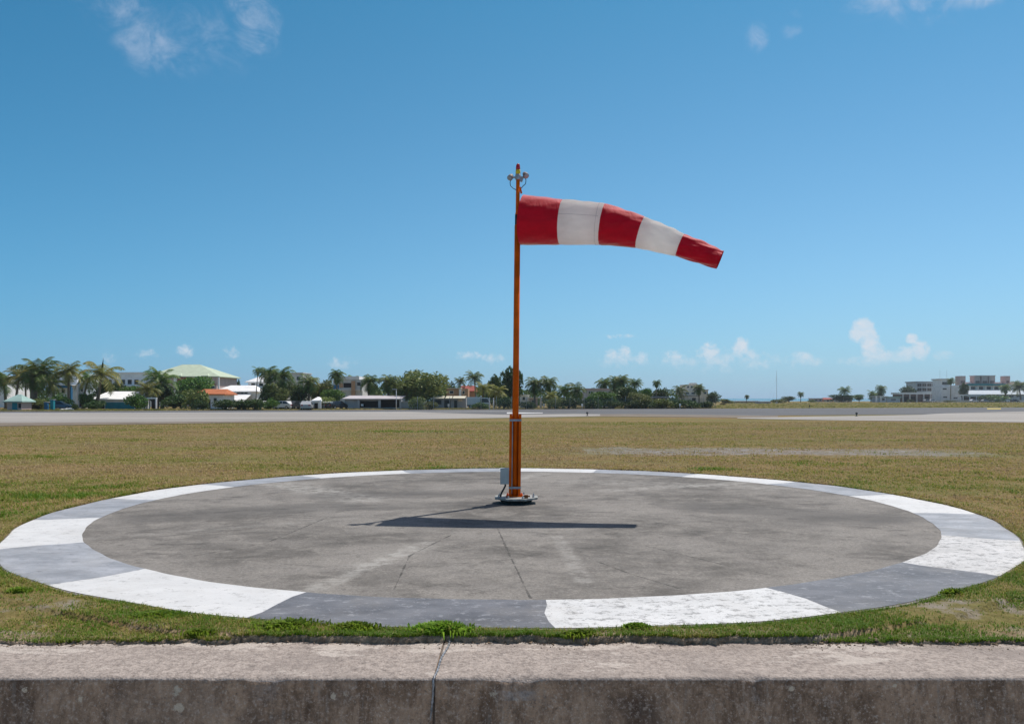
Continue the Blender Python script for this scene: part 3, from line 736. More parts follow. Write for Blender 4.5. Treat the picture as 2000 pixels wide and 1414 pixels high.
# junction box with its conduit
jb = MB(); jb.box(-0.272, -0.118, -0.135, 0.02, 0.415, 0.695); jbo = jb.build('junction_box', 'box_grey', WS, loc=(0, 0, -ZB)); jbo.location.x = 0.018
ld = MB(); ld.box(-0.266, -0.124, -0.146, -0.1355, 0.422, 0.688); ld.box(-0.135, -0.128, -0.152, -0.1465, 0.53, 0.58); ld.build('lid', 'box_grey', jbo)
cd = MB(); cd.tube([(-0.165, -0.06, 0.416), (-0.165, -0.06, 0.38), (-0.19, -0.065, 0.33), (-0.225, -0.07, 0.27), (-0.245, -0.075, 0.22), (-0.248, -0.075, 0.186)], 0.016, 8); cd.build('conduit', 'black', WS, loc=(0, 0, -ZB))
wr = MB(); wr.tube([(-0.052 + mast_x(z), -0.074, z) for z in np.linspace(0.22, 1.52, 12)], 0.008, 6); wr.build('conduit', 'steel', WS, loc=(0, 0, -ZB + 0.02))
# lamps at the top
z = zz(340); x = mast_x(z)
by = MB(); by.lathe([(0.040, zz(341)), (0.044, zz(339.5)), (0.044, zz(334)), (0.040, zz(332.5))], 16, 0, (x, 0)); byo = by.build('beacon', 'yellow', WS)
bl = MB(); bl.lathe([(0.038, zz(332.5)), (0.040, zz(329)), (0.036, zz(324)), (0.024, zz(321)), (0.008, zz(319.6))], 16, 0, (x, 0)); bl.build('red_lens', 'lamp_red', byo)
br = MB(); zb = zz(347)
br.box(x - 0.13, x + 0.13, -0.02, 0.02, zb - 0.014, zb + 0.014); br.lathe([(0.045, zz(352)), (0.05, zz(350)), (0.05, zz(342)), (0.042, zz(341))], 14, 0, (x, 0))
br.box(x + 0.036, x + 0.085, -0.02, 0.02, zb - 0.075, zb - 0.018, rot=Matrix.Rotation(R(20), 3, 'Y'))
br.build('lamp_bracket', 'steel', WS)
for sx, py, tilt in ((-1, 346, 0), (1, 342, 0)):
    c = Vector((x + sx * 0.13, -0.005, zz(py)))
    rt = Matrix.Rotation(R(-28 * sx), 3, 'Y') @ Matrix.Rotation(R(15), 3, 'X')
    fb = MB(); prof = [(0.020, -0.055), (0.036, -0.045), (0.048, 0.0), (0.052, 0.045), (0.050, 0.05)]
    fb.lathe(prof, 14); fb.v = [tuple(rt @ Matrix.Rotation(R(90 + 35), 3, 'X') @ Vector(v) + c) for v in fb.v]
    fo = fb.build('floodlight', 'rust_grey', WS)
    ln = MB(); ln.lathe([(0.044, 0.0502), (0.040, 0.056)], 14); ln.v = [tuple(rt @ Matrix.Rotation(R(90 + 35), 3, 'X') @ Vector(v) + c) for v in ln.v]
    ln.build('lens', 'lens', fo)
    cp = MB(); pp = [c + Vector((0, 0, -0.05)), c + Vector((0.012 * sx, 0, -0.10)), c + Vector((0.005 * sx, 0, -0.16)), c + Vector((-0.045 * sx, 0, -0.205)), Vector((x + 0.03 * sx, -0.01, zz(372)))]
    cp.tube(pp, 0.0065, 6); cp.build('lamp_cable', 'black', WS)
gd = MB(); gd.box(x + 0.030, x + 0.062, -0.03, 0.03, zz(378), zz(366), rot=Matrix.Rotation(R(-14), 3, 'Y')); gd.build('cable_gland', 'orange', WS)

# cloth sleeve, blown to the right and slightly towards the viewer
def build_sock():
    cs = [(1021.5, 430, 48.3), (1097, 434.4, 43.8), (1177, 438.2, 40.2), (1251, 454, 31.2), (1328, 479.5, 23.2), (1406.5, 507.5, 18.4)]
    P = []; Rr = []
    for i, (px, py, rr) in enumerate(cs):
        d = DM - 0.02 - 0.84 * i / 5
        P.append(Vector((X(px, d) - 0.046, d - DM, Z(py, d)))); Rr.append(rr / F * d)
    def cr(a, b, c, d_, t): return 0.5 * ((2 * b) + (-a + c) * t + (2 * a - 5 * b + 4 * c - d_) * t * t + (-a + 3 * b - 3 * c + d_) * t ** 3)
    sub = 18; n = 72; C = []; RR = []; band = []
    for i in range(5):
        p = [P[max(i - 1, 0)], P[i], P[i + 1], P[min(i + 2, 5)]]; q = [Rr[max(i - 1, 0)], Rr[i], Rr[i + 1], Rr[min(i + 2, 5)]]
        for k in range(sub + (1 if i == 4 else 0)):
            t = k / sub; tight = 0.75
            cc = Vector([cr(p[0][a], p[1][a], p[2][a], p[3][a], t) for a in range(3)]); lc = p[1].lerp(p[2], t)
            C.append(lc.lerp(cc, tight)); RR.append(q[1] + (q[2] - q[1]) * t); band.append(i)
    vs = []; prev = None
    for i, c in enumerate(C):
        td = (C[min(i + 1, len(C) - 1)] - C[max(i - 1, 0)]).normalized()
        up = Vector((0, 0, 1)); a = (up - td * up.dot(td)).normalized(); b = td.cross(a)
        s = i / (len(C) - 1); seam = (i % sub) / sub; seam = min(seam, 1 - seam) * sub
        pinch = 0.006 * math.exp(-(seam / 1.0) ** 2) if 0 < i < len(C) - 1 else 0
        for k in range(n):
            q = 2 * math.pi * k / n
            wr = 0.006 * math.sin(3 * q + s * 9) * s + 0.005 * math.sin(7 * q + 5 * math.sin(s * 14)) * (0.25 + s) + 0.004 * math.sin(13 * q + 20 * s) * math.sin(s * 31 + 2 * q)
            topf = max(0, math.cos(q)); wr -= 0.010 * topf * (math.sin(s * 40 + 1) * 0.5 + 0.5 * math.sin(s * 91)) * (0.3 + s)
            r = RR[i] + wr * (0.5 + 0.5 * min(1, i / 6)) - pinch
            vs.append(c + (a * math.cos(q) + b * math.sin(q)) * r)
    m_ = MB(); L = len(C)
    for i in range(L - 1):
        mat = 0 if band[i] % 2 == 0 else 1
        for k in range(n):
            m_.f.append((i * n + k, (i + 1) * n + k, (i + 1) * n + (k + 1) % n, i * n + (k + 1) % n)); m_.mi.append(mat); m_.sm.append(True)
    m_.v = [tuple(v) for v in vs]
    m_.build('cloth_sleeve', ['sock_red', 'sock_white'], WS)
    # hoop and spokes in the mouth
    hb = MB(); td = (C[1] - C[0]).normalized(); up = Vector((0, 0, 1)); a = (up - td * up.dot(td)).normalized(); b = td.cross(a)
    hb.tube([C[0] + td * 0.012 + (a * math.cos(2 * math.pi * k / 40) + b * math.sin(2 * math.pi * k / 40)) * (RR[0] - 0.016) for k in range(41)], 0.009, 8)
    zc = P[0].z; hubx = mast_x(zc)
    for q in (0.0, math.pi / 2, math.pi, 3 * math.pi / 2):
        hb.tube([Vector((hubx, 0, zc + 0.05 * math.cos(q))), C[0] + td * 0.012 + (a * math.cos(q) + b * math.sin(q)) * (RR[0] - 0.016)], 0.008, 6)
    hb.build('mouth_hoop', 'steel', WS)
    # stitched seams
    st = MB()
    i = int(sub * 1.90)
    st.tube([Vector(vs[i * n + k % n]) for k in range(n + 1)], 0.0022, 4)
    k = int(n * 0.82) if True else 0
    kk = min(range(n), key=lambda q: abs(vs[(sub + 5) * n + q][2] - Z(432, DM)) + (0 if vs[(sub + 5) * n + q][1] < 0 else 9))
    st.tube([Vector(vs[j * n + kk]) for j in range(sub, 2 * sub)], 0.0022, 4)
    M['thread'] = surf('grey_thread', (0.42, 0.42, 0.44), 0.9, 0.1)
    st.build('seams', 'thread', WS)
build_sock()

# ------------------------------------------------------------------ trees and shrubs
M['trunk'] = surf('grey_palm_trunk', (0.20, 0.165, 0.125), 0.9, 0.1, scale=6, var=0.3)
M['bark'] = surf('brown_bark', (0.10, 0.075, 0.05), 0.9, 0.1, scale=5, var=0.3)
M['frond'] = foliage('palm_fronds', [(0.031, 0.075, 0.018), (0.069, 0.144, 0.027), (0.131, 0.200, 0.043), (0.300, 0.250, 0.094)], 0.25)
M['frond_yellow'] = foliage('yellowing_palm_fronds', [(0.065, 0.097, 0.023), (0.154, 0.179, 0.036), (0.268, 0.259, 0.056), (0.389, 0.292, 0.097)], 0.25)
M['leaf_dark'] = foliage('dark_leaves', [(0.027, 0.057, 0.018), (0.060, 0.110, 0.027), (0.106, 0.169, 0.043)], 0.2)
M['leaf_green'] = foliage('green_leaves', [(0.040, 0.100, 0.018), (0.088, 0.188, 0.033), (0.169, 0.275, 0.050)], 0.25)
M['leaf_olive'] = foliage('olive_leaves', [(0.085, 0.111, 0.031), (0.176, 0.215, 0.058), (0.280, 0.312, 0.091)], 0.25)
M['leaf_dry'] = foliage('dry_brown_leaves', [(0.077, 0.070, 0.031), (0.140, 0.119, 0.048), (0.210, 0.147, 0.070)], 0.2)

def make_palm(seed, mat, n=24, h=8.0, r=3.0, droop=1.0, skirt=0, bend=0.5, spear=False):
    """unit coconut palm: total height h, crown reach r"""
    rg = np.random.default_rng(seed)
    root = empty('palm_tree')
    top = h - 1.05 * r * 0.62
    az0 = rg.random() * 6.28
    bx, by = math.cos(az0) * bend, math.sin(az0) * bend
    tr = MB(); pts = []
    for k in range(9):
        q = k / 8
        pts.append((bx * (q * q - 1), by * (q * q - 1), top * q - 0.2 * (1 - q)))
    tr.tube(pts, [0.24 - 0.10 * min(1, q / 8 * 1.2) + (0.08 if q == 0 else 0) for q in range(9)], 8)
    tr.build('trunk', 'trunk', root)
    V = []; Fc = []
    for i in range(n + skirt):
        dead = i >= n
        az = i * 2.39996 + rg.normal(0, 0.25)
        el = (1.35 - 1.75 * ((i + 0.5) / n) ** 0.8) if not dead else (-1.0 - 0.45 * rg.random())
        el += rg.normal(0, 0.10)
        L = r * (0.92 + 0.28 * rg.random()) * (1.0 if not dead else 0.75)
        ns = 11; p = np.array([0, 0, top]); dirh = np.array([math.cos(az), math.sin(az), 0]); e = el
        pts = [p.copy()]; els = [e]
        for k in range(ns):
            p = p + (dirh * math.cos(e) + np.array([0, 0, math.sin(e)])) * L / ns
            e -= droop * (0.045 + 0.022 * k) * (0.75 + 0.5 * rg.random()) * (0.35 if dead else 1)
            e = max(e, -1.5)
            pts.append(p.copy()); els.append(e)
        side = np.array([-math.sin(az), math.cos(az), 0])
        tw = rg.normal(0, 0.35)
        for k in range(1, ns + 1):
            q = k / ns
            ll = r * 0.36 * (math.sin(math.pi * (0.12 + 0.86 * q)) ** 0.7) * (0.8 + 0.4 * rg.random())
            fw = (pts[k] - pts[k - 1]) / (L / ns)
            upv = np.cross(fw, side)
            for sg in (-1, 1):
                for hh in (0, 0.5):
                    b = pts[k - 1] + (pts[k] - pts[k - 1]) * hh
                    sag = 0.35 + 0.5 * rg.random()
                    out = (side * sg * math.cos(tw * sg) + fw * 0.55 - np.array([0, 0, 1]) * sag * (0.6 + q * 0.6)); out /= np.linalg.norm(out)
                    w = fw * (L / ns) * 0.40
                    o = len(V)
                    V += [b - w * 0.3, b + w * 0.7, b + out * ll * 0.6 + w * 0.55, b + out * ll]
                    Fc += [o, o + 1, o + 2, o, o + 2, o + 3]
        # rachis
    if spear:
        for k in range(3):
            o = len(V); a = k * 2.1
            V += [np.array([-.2 * math.cos(a), -.2 * math.sin(a), top]), np.array([.2 * math.cos(a), .2 * math.sin(a), top]), np.array([.10, .04, top + r * 0.62]), np.array([-.10, 0, top + r * 0.64])]
            Fc += [o, o + 1, o + 2, o, o + 2, o + 3]
    np_mesh('crown', np.array(V), Fc, 3, mat, root)
    return root

def leaf_cloud(rg, blobs, n, size):
    """small leaf cards gathered on clumps; blobs = (centre, radii)"""
    wts = np.array([b[1][0] * b[1][2] + b[1][0] * b[1][1] for b in blobs]); wts = wts / wts.sum()
    idx = rg.choice(len(blobs), n, p=wts)
    c = np.array([b[0] for b in blobs])[idx]; r = np.array([b[1] for b in blobs])[idx]
    d = rg.normal(size=(n, 3)); d /= np.linalg.norm(d, axis=1)[:, None]
    q = 0.45 + 0.62 * rg.random(n) ** 0.6
    p = c + d * r * q[:, None]
    p[:, 2] = np.maximum(p[:, 2], 0.05 + 0.1 * rg.random(n))
    a = rg.normal(size=(n, 3)); a /= np.linalg.norm(a, axis=1)[:, None]
    b = np.cross(a, rg.normal(size=(n, 3))); b /= np.linalg.norm(b, axis=1)[:, None]
    s = size * (0.6 + 0.8 * rg.random(n))[:, None]
    v = np.stack([p - a * s, p + b * s * 0.55, p + a * s, p - b * s * 0.55], 1).reshape(-1, 3)
    return v
def make_tree(seed, mat, h=7.0, r=3.0, trunk=1.4, clumps=16, n=2600, size=0.26, name='tree', flat=1.0, domed=True):
    rg = np.random.default_rng(seed)
    root = empty(name); blobs = []
    cz = (h + trunk) / 2; rz = (h - trunk) / 2
    for k in range(clumps):
        d = rg.normal(size=3); d /= np.linalg.norm(d)
        q = 0.35 + 0.42 * rg.random()
        rr = r * (0.26 + 0.20 * rg.random())
        c = np.array([d[0] * r * q, d[1] * r * q, cz + d[2] * rz * q * 0.95])
        blobs.append((c, np.array([rr * 1.15, rr * 1.15, min(rr, rz * 0.55) * flat])))
    for _ in range(4):
        blobs.append((np.array([rg.normal() * r * .25, rg.normal() * r * .25, cz + rg.normal() * rz * .2]), np.array([r * .42, r * .42, rz * .5])))
    tr = MB(); tr.tube([(0, 0, -0.2), (0.05 * r * 0.3, 0, trunk * 0.6), (0, 0.04 * r, trunk + rz * 0.5)], [0.07 * r + 0.05, 0.05 * r + 0.04, 0.025 * r + 0.02], 7)
    for k in range(min(6, clumps)):
        c = blobs[k][0]
        tr.tube([(0, 0, trunk * 0.75), tuple(np.array([0, 0, trunk * 0.8]) * 0.5 + c * 0.5 + np.array([0, 0, 0.1])), tuple(c)], [0.03 * r + .02, 0.02 * r + .015, 0.012 * r], 5)
    tr.build('trunk' if name == 'tree' else 'stem', 'bark', root)
    v = leaf_cloud(rg, blobs, n, size)
    np_mesh('crown' if name == 'tree' else 'foliage', v, np.arange(len(v)), 4, mat, root)
    return root

PROTO = {
    'coco': (make_palm(11, 'frond', 24, 8, 3.0, 1.0, 0, 0.6), 8.0, 3.0),
    'coco2': (make_palm(12, 'frond', 20, 8, 3.0, 1.25, 2, -0.8), 8.0, 3.0),
    'skirt': (make_palm(13, 'frond', 30, 8, 2.4, 1.5, 14, 0.2), 8.0, 2.4),
    'yellow': (make_palm(14, 'frond_yellow', 22, 8, 3.0, 1.05, 3, 0.4), 8.0, 3.0),
    'spear': (make_palm(15, 'frond_yellow', 14, 8, 3.0, 1.15, 0, 0.15, True), 8.0, 3.0),
    'dark': (make_tree(21, 'leaf_dark', 7, 3, 1.2, 16, 3000, 0.24), 7.0, 3.0),
    'green': (make_tree(22, 'leaf_green', 7, 3, 1.2, 18, 3000, 0.24), 7.0, 3.0),
    'olive': (make_tree(23, 'leaf_olive', 7, 3, 0.7, 24, 5200, 0.20), 7.0, 3.0),
    'round': (make_tree(24, 'leaf_dark', 7, 3, 1.0, 12, 2400, 0.24, flat=0.9), 7.0, 3.0),
    'shrub_dark': (make_tree(31, 'leaf_dark', 2.4, 2.0, 0.05, 14, 1600, 0.16, 'shrub'), 2.4, 2.0),
    'shrub_green': (make_tree(32, 'leaf_green', 2.4, 2.0, 0.05, 14, 1600, 0.16, 'shrub'), 2.4, 2.0),
    'shrub_olive': (make_tree(33, 'leaf_olive', 2.4, 2.0, 0.05, 14, 1600, 0.16, 'shrub'), 2.4, 2.0),
    'shrub_dry': (make_tree(34, 'leaf_dry', 2.4, 2.0, 0.05, 12, 1300, 0.16, 'shrub'), 2.4, 2.0),
}
USED = set()
GZ = -0.05
def measure(root):
    cr_ = [c for c in root.children if c.name.split('.')[0] in ('crown', 'foliage')][0]
    co_ = np.empty(len(cr_.data.vertices) * 3, np.float32); cr_.data.vertices.foreach_get('co', co_); co_ = co_.reshape(-1, 3)
    ax = np.median(co_[:, :2], 0)
    return float(co_[:, 2].max() if len(co_) < 3200 else np.percentile(co_[:, 2], 99.3)), float(np.percentile(np.abs(co_[:, :2] - ax), 96)), float(np.percentile(co_[:, 2], 50))
SIZE = {k: measure(v[0]) for k, v in PROTO.items()}
def plant(kind, px, ytop, d, halfw, label, group, cat=None, base=GZ, rot=None):
    """px centre, photo row of its top, distance in metres, half width in photo px"""
    proto = PROTO[kind][0]; ph, pr, pm = SIZE[kind]
    o = proto if kind not in USED else copy_tree(proto)
    USED.add(kind)
    hgt = Z(ytop, d) - base; rad = halfw / F * d
    o.location = (X(px, d), d, base)
    q = rad / pr
    if PROTO[kind][1] == 8.0:       # a palm: the crown keeps its proportions, the trunk makes up the height
        q = min(q * 1.12, 1.35 * hgt / ph)
        o.scale = (q, q, q)
        lift = (hgt - ph * q) / q
        for c in o.children:
            if c.name.startswith('crown'): c.location.z = lift
            else:
                top_ = max(v_.co.z for v_ in c.data.vertices) if 'top' not in c.data else c.data['top']
                c.data['top'] = top_
                c.scale = (1, 1, max(0.15, (top_ + lift) / top_))
    else:
        o.scale = (q, q, hgt / ph)
    o.rotation_euler = (random.gauss(0, 0.05), random.gauss(0, 0.05), random.random() * 6.28 if rot is None else rot)
    cat = cat or {'c': 'palm tree', 's': 'palm tree', 'y': 'palm tree'}.get(kind[0], 'tree')
    if kind.startswith('shrub'): cat = 'shrub'
    tag(o, label, cat, group)
    return o
GP, GT, GS = 'palms beyond the runway', 'leafy trees beyond the runway', 'shrubs along the far side of the runway'
for a in [
    ('coco', 8, 723, 150, 30, 'dark palm at the left picture edge behind the teal roofed kiosk'),
    ('yellow', 34, 716, 146, 24, 'yellowish palm right above the teal roofed kiosk'),
    ('coco2', 48, 713, 160, 16, 'thin dark palm crown between kiosk palm and the biggest left palm'),
    ('coco', 76, 697, 141, 36, 'biggest left palm, tall dark crown with two pale trunks below'),
    ('skirt', 64, 722, 139, 26, 'shaggy brown skirted palm in front of the biggest left palm'),
    ('coco2', 98, 726, 147, 24, 'drooping palm beside the white house with the blue porch'),
    ('yellow', 133, 707, 142, 25, 'yellow topped palm in front of the white house with blue porch'),
    ('spear', 191, 697, 138, 36, 'open yellow green palm with the tallest thin spear and bare trunk'),
    ('coco2', 172, 722, 146, 20, 'dark palm just left of the tall spear palm'),
    ('coco', 311, 718, 146, 33, 'dark palm standing left in front of the pale green hip roof'),
    ('yellow', 287, 745, 142, 22, 'low yellow green palm left below the pale green hip roof'),
    ('coco2', 503, 716, 158, 9, 'thin leaning palm rising over the white layered villa'),
    ('skirt', 526, 716, 150, 16, 'left one of the tall palm pair right of the white villa'),
    ('skirt', 553, 718, 149, 21, 'right one of the tall palm pair right of the white villa'),
    ('coco2', 571, 742, 152, 18, 'short palm between the tall palm pair and the bushy dark palm'),
    ('skirt', 602, 732, 147, 23, 'bushy dark palm right of the pale flat block'),
    ('skirt', 660, 722, 170, 13, 'round headed palm above the house with blue wall and orange column'),
    ('skirt', 692, 733, 195, 11, 'far small palm behind the house with the orange column'),
    ('skirt', 720, 732, 150, 17, 'stout palm right of the house with the orange column'),
    ('skirt', 755, 732, 150, 18, 'stout palm left beside the large olive tree'),
    ('coco', 900, 736, 190, 11, 'small far palm left of the tall palm above the red roof'),
    ('coco', 925, 724, 175, 16, 'pointed palm above the red roofed house'),
    ('yellow', 941, 747, 152, 16, 'yellow green palm right of the red roofed house'),
    ('yellow', 972, 752, 148, 20, 'yellow green palm left beside the mast, low in front of dark trees'),
    ('skirt', 1043, 737, 152, 18, 'bushy palm right of the mast behind the small pink house'),
    ('skirt', 1071, 735, 153, 15, 'tall stout palm, second right of the mast'),
    ('yellow', 1075, 764, 150, 20, 'low yellowish palm under the second stout palm right of the mast'),
    ('coco', 1104, 749, 155, 19, 'low palm left of the pinkish grey flat roofed house'),
    ('coco2', 1127, 747, 153, 16, 'dark palm touching the pinkish grey flat roofed house'),
    ('skirt', 1180, 738, 185, 14, 'palm behind the pinkish grey flat roofed house'),
    ('skirt', 1199, 735, 170, 13, 'left palm of the dark group right of the pinkish grey house'),
    ('skirt', 1213, 732, 160, 14, 'tallest palm of the dark group right of the pinkish grey house'),
    ('coco', 1236, 738, 168, 14, 'right palm of the dark group, with loose fronds'),
    ('skirt', 1282, 742, 165, 7, 'slender palm with small head and visible trunk above a round tree'),
    ('coco2', 1329, 752, 225, 13, 'palm at the left of the cream stepped building'),
    ('skirt', 1365, 750, 215, 10, 'brown skirted palm in front of the cream stepped building'),
    ('skirt', 1458, 771, 320, 10, 'small lone palm left of the thin mast'),
    ('skirt', 1563, 765, 400, 10, 'small palm beside the round tree right of the thin mast'),
    ('coco', 1650, 754, 400, 15, 'pointed palm above the tan house on the right'),
    ('skirt', 1723, 752, 410, 19, 'palm above the small white pavilion on the right'),
    ('coco2', 1704, 762, 405, 16, 'lower palm left of the small white pavilion'),
    ('skirt', 1858, 738, 425, 6, 'slim palm against the white tower building'),
    ('skirt', 1964, 750, 430, 10, 'palm in front of the hotel right of its teal roof'),
    ('coco', 1990, 743, 430, 14, 'palm at the right picture edge before the hotel'),
]:
    plant(*a, GP)
for a in [
    ('green', 378, 737, 165, 29, 'round green tree in front of the pink wall under the green roof'),
    ('dark', 318, 752, 148, 26, 'dark leafy tree below the palm left of the green roof'),
    ('dark', 216, 748, 152, 24, 'dark tree rising behind the middle of the white shed roof'),
    ('green', 252, 755, 153, 20, 'green tree rising behind the right end of the white shed roof'),
    ('round', 446, 743, 220, 6, 'tiny round tree between the green roofed and white villas'),
    ('round', 462, 741, 225, 5, 'tiny dark tree left behind the white villa'),
    ('dark', 522, 750, 146, 13, 'dark tree under the left palm of the tall pair'),
    ('olive', 540, 752, 147, 20, 'olive tree under the tall palm pair'),
    ('olive', 628, 745, 152, 20, 'yellowish olive tree right of the bushy dark palm'),
    ('green', 650, 762, 146, 18, 'low bright green tree below the house with blue wall'),
    ('dark', 584, 756, 148, 18, 'dark tree between short palm and bushy dark palm'),
    ('olive', 822, 725, 150, 48, 'largest tree, broad olive crown above grey sheds left of the mast'),
    ('round', 779, 738, 200, 7, 'small dark tree peeping out left of the largest olive tree'),
    ('round', 880, 747, 190, 9, 'small dark tree right of the largest olive tree'),
    ('dark', 999, 721, 154, 19, 'tallest dark tree right behind the orange mast'),
    ('dark', 966, 735, 158, 16, 'dark tree stepping down left of the orange mast'),
    ('green', 1180, 766, 152, 22, 'green rounded tree in front of the pinkish grey house'),
    ('dark', 1222, 756, 156, 24, 'dark tree at the foot of the palm group'),
    ('olive', 1250, 768, 152, 20, 'olive bushy tree right of the dark palm group'),
    ('green', 1265, 759, 168, 8, 'little yellow green tree left of the slender palm'),
    ('round', 1289, 759, 167, 13, 'round dark tree at the foot of the slender palm'),
    ('round', 1391, 766, 220, 11, 'dark tree at the right end of the cream stepped building'),
    ('round', 1541, 774, 400, 11, 'round dark tree right of the thin mast'),
    ('round', 1645, 771, 405, 22, 'flat spreading dark tree over the tan house'),
    ('green', 1678, 771, 420, 8, 'small green tree right of the tan house'),
    ('dark', 1712, 768, 412, 11, 'dark tree left behind the white pavilion'),
    ('round', 1771, 755, 440, 13, 'dome shaped dark tree behind the white roofed low building'),
    ('dark', 1881, 750, 430, 7, 'dark tree beside the teal roofed wing of the hotel'),
]:
    plant(*a, GT)
for a in [
    ('shrub_dry', 52, 783, 128, 14, 'brown shrub right of the teal door kiosk'),
    ('shrub_olive', 78, 780, 129, 16, 'olive shrub left of the blue gate posts'),
    ('shrub_green', 120, 770, 134, 20, 'loose green shrub below the blue porch'),
    ('shrub_dark', 147, 789, 126, 6, 'small dark bush right of the pale stones at the runway edge'),
    ('shrub_green', 173, 764, 137, 13, 'tall green shrub left of the bright white shed roof'),
            ('shrub_dark', 186, 783, 132, 16, 'dark low shrub in front of the blue shed wall'),
    ('shrub_green', 268, 768, 133, 18, 'green shrub left of the small white goal frame'),
    ('shrub_dark', 340, 771, 138, 26, 'dark shrub right of the small white goal frame'),
    ('shrub_olive', 382, 762, 134, 22, 'pale olive bush left of the orange roofed house'),
    ('shrub_dark', 392, 783, 131, 13, 'dark bush in front of the orange roofed house'),
    ('shrub_dark', 438, 780, 132, 18, 'dark hedge bush in front of the white villa, left'),
    ('shrub_dark', 466, 781, 132, 20, 'dark hedge bush in front of the white villa, middle'),
    ('shrub_dark', 497, 780, 132, 18, 'dark hedge bush in front of the white villa, right'),
    ('shrub_green', 528, 778, 136, 14, 'green shrub above the end on white car'),
    ('shrub_olive', 640, 776, 140, 16, 'olive shrub behind the little white kiosks'),
    ('shrub_olive', 814, 776, 138, 15, 'grey green bush in front of the largest olive tree'),
    ('shrub_olive', 843, 786, 139, 12, 'low bush left of the cream awnings'),
    ('shrub_green', 940, 786, 143, 16, 'low green shrub under the white truck'),
    ('shrub_dark', 984, 775, 143, 16, 'dark shrub left at the foot of the mast view line'),
    ('shrub_dark', 1028, 784, 145, 16, 'dark low shrub right of the mast by the fence'),
    ('shrub_olive', 1085, 778, 147, 18, 'olive shrub under the palms right of the small pink house'),
    ('shrub_dark', 1110, 776, 147, 18, 'dark shrub left of the green rounded tree'),
    ('shrub_dark', 1145, 780, 148, 18, 'dark shrub below the pinkish grey house'),
    ('shrub_green', 1160, 770, 149, 16, 'bright green shrub left of the green rounded tree'),
    ('shrub_dark', 1198, 781, 149, 17, 'dark shrub below the dark palm group'),
    ('shrub_dark', 1232, 784, 150, 18, 'dark shrub under the olive bushy tree'),
    ('shrub_dark', 1262, 781, 151, 18, 'dark shrub below the low grey roof'),
    ('shrub_olive', 1293, 779, 152, 18, 'olive shrub right of the low grey roof'),
    ('shrub_dark', 1322, 781, 153, 18, 'dark shrub left below the cream stepped building'),
    ('shrub_dark', 1350, 782, 154, 17, 'dark shrub below the middle of the cream stepped building'),
    ('shrub_dark', 1376, 785, 156, 15, 'last dark shrub at the right end of the fence'),
    ('shrub_olive', 1418, 780, 300, 12, 'low olive bush right of the fence end'),
    ('shrub_olive', 1520, 780, 330, 14, 'low bush at the foot of the thin mast'),
    ('shrub_green', 1586, 781, 390, 7, 'low green bush left of the pink houses'),
    ('shrub_dry', 1412, 787, 240, 5, 'orange brown small bush near the runway'),
    ('shrub_dark', 1778, 780, 395, 6, 'dark bush in front of the white roofed low building'),
    ('shrub_dark', 1855, 782, 395, 11, 'low dark hedge before the white tower building'),
    ('shrub_green', 1945, 772, 405, 20, 'green bush above the white boundary wall at right'),
    ('shrub_dark', 1925, 773, 405, 13, 'dark bush above the white boundary wall at right'),
]:
    plant(*a, GS)
for k, (p, _, _) in PROTO.items():
    if k not in USED: print('unused', k)

def woodland():
    rg = np.random.default_rng(61); blobs = []
    for px in np.arange(-160, 1305, 7.0):
        d = 205 + 26 * rg.random()
        yt = (744 if px < 1010 else 751) + 14 * fbm(np.array([px * 0.03]), np.array([0.5]), 67, 3)[0] + 5 * rg.random()
        h_ = Z(yt, d) - GZ; x_ = X(px, d)
        for k in range(3): blobs.append((np.array([x_ + rg.normal() * .8, d + rg.normal() * 1.5, h_ * (0.25 + 0.25 * k)]), np.array([0.9 + .8 * rg.random(), 1.2, h_ * 0.24])))
    v = leaf_cloud(rg, blobs, 60000, 0.30)
    o = np_mesh('woodland', v, np.arange(len(v)), 4, 'leaf_mix'); o.location.z = GZ
    tag(o, 'low dark green mass of far trees behind the houses', 'woodland', kind='stuff')
M['leaf_mix'] = foliage('mixed_leaves', [(0.045, 0.090, 0.024), (0.098, 0.158, 0.042), (0.180, 0.225, 0.060)], 0.2, patch=0.12)
woodland()
# verge grass between runway and hedges: rough clumps
def verge():
    n = 26000
    px = RNG.random(n) * 2300 - 150; q = RNG.random(n)
    x = np.zeros(n); y = np.zeros(n)
    dn = np.interp(px, [-150, 0, 1500, 2150], [119, 120, 158, 176]); df = np.interp(px, [-150, 500, 1390, 1420, 2150], [131, 133, 158, 330, 390])
    y = dn + (df - dn) * q ** 1.3; x = (px - 1000) / F * y
    h = (0.06 + 0.22 * RNG.random(n) ** 2) * (0.5 + fbm(x * 0.1, y * 0.1, 91, 2)); w = 0.20 + 0.35 * RNG.random(n)
    a = RNG.normal(0, 0.7, n); dx, dy = np.cos(a), np.sin(a); z = np.full(n, GZ - 0.02)
    v = np.stack([np.stack([x - dx * w, y - dy * w, z], -1), np.stack([x + dx * w, y + dy * w, z], -1), np.stack([x + dx * w * .6, y + dy * w * .6, z + h * (0.6 + 0.4 * RNG.random(n))], -1), np.stack([x - dx * w * .5, y - dy * w * .5, z + h], -1)], 1).reshape(-1, 3)
    o = np_mesh('verge_grass', v, np.arange(len(v)), 4, 'leaf_verge')
    tag(o, 'rough grass verge on the far side of the runway', 'grass', kind='stuff')
M['leaf_verge'] = foliage('rough_verge_grass', [(0.17, 0.19, 0.045), (0.28, 0.26, 0.08), (0.40, 0.34, 0.15), (0.46, 0.37, 0.18)], 0.5, patch=0.06)
verge()

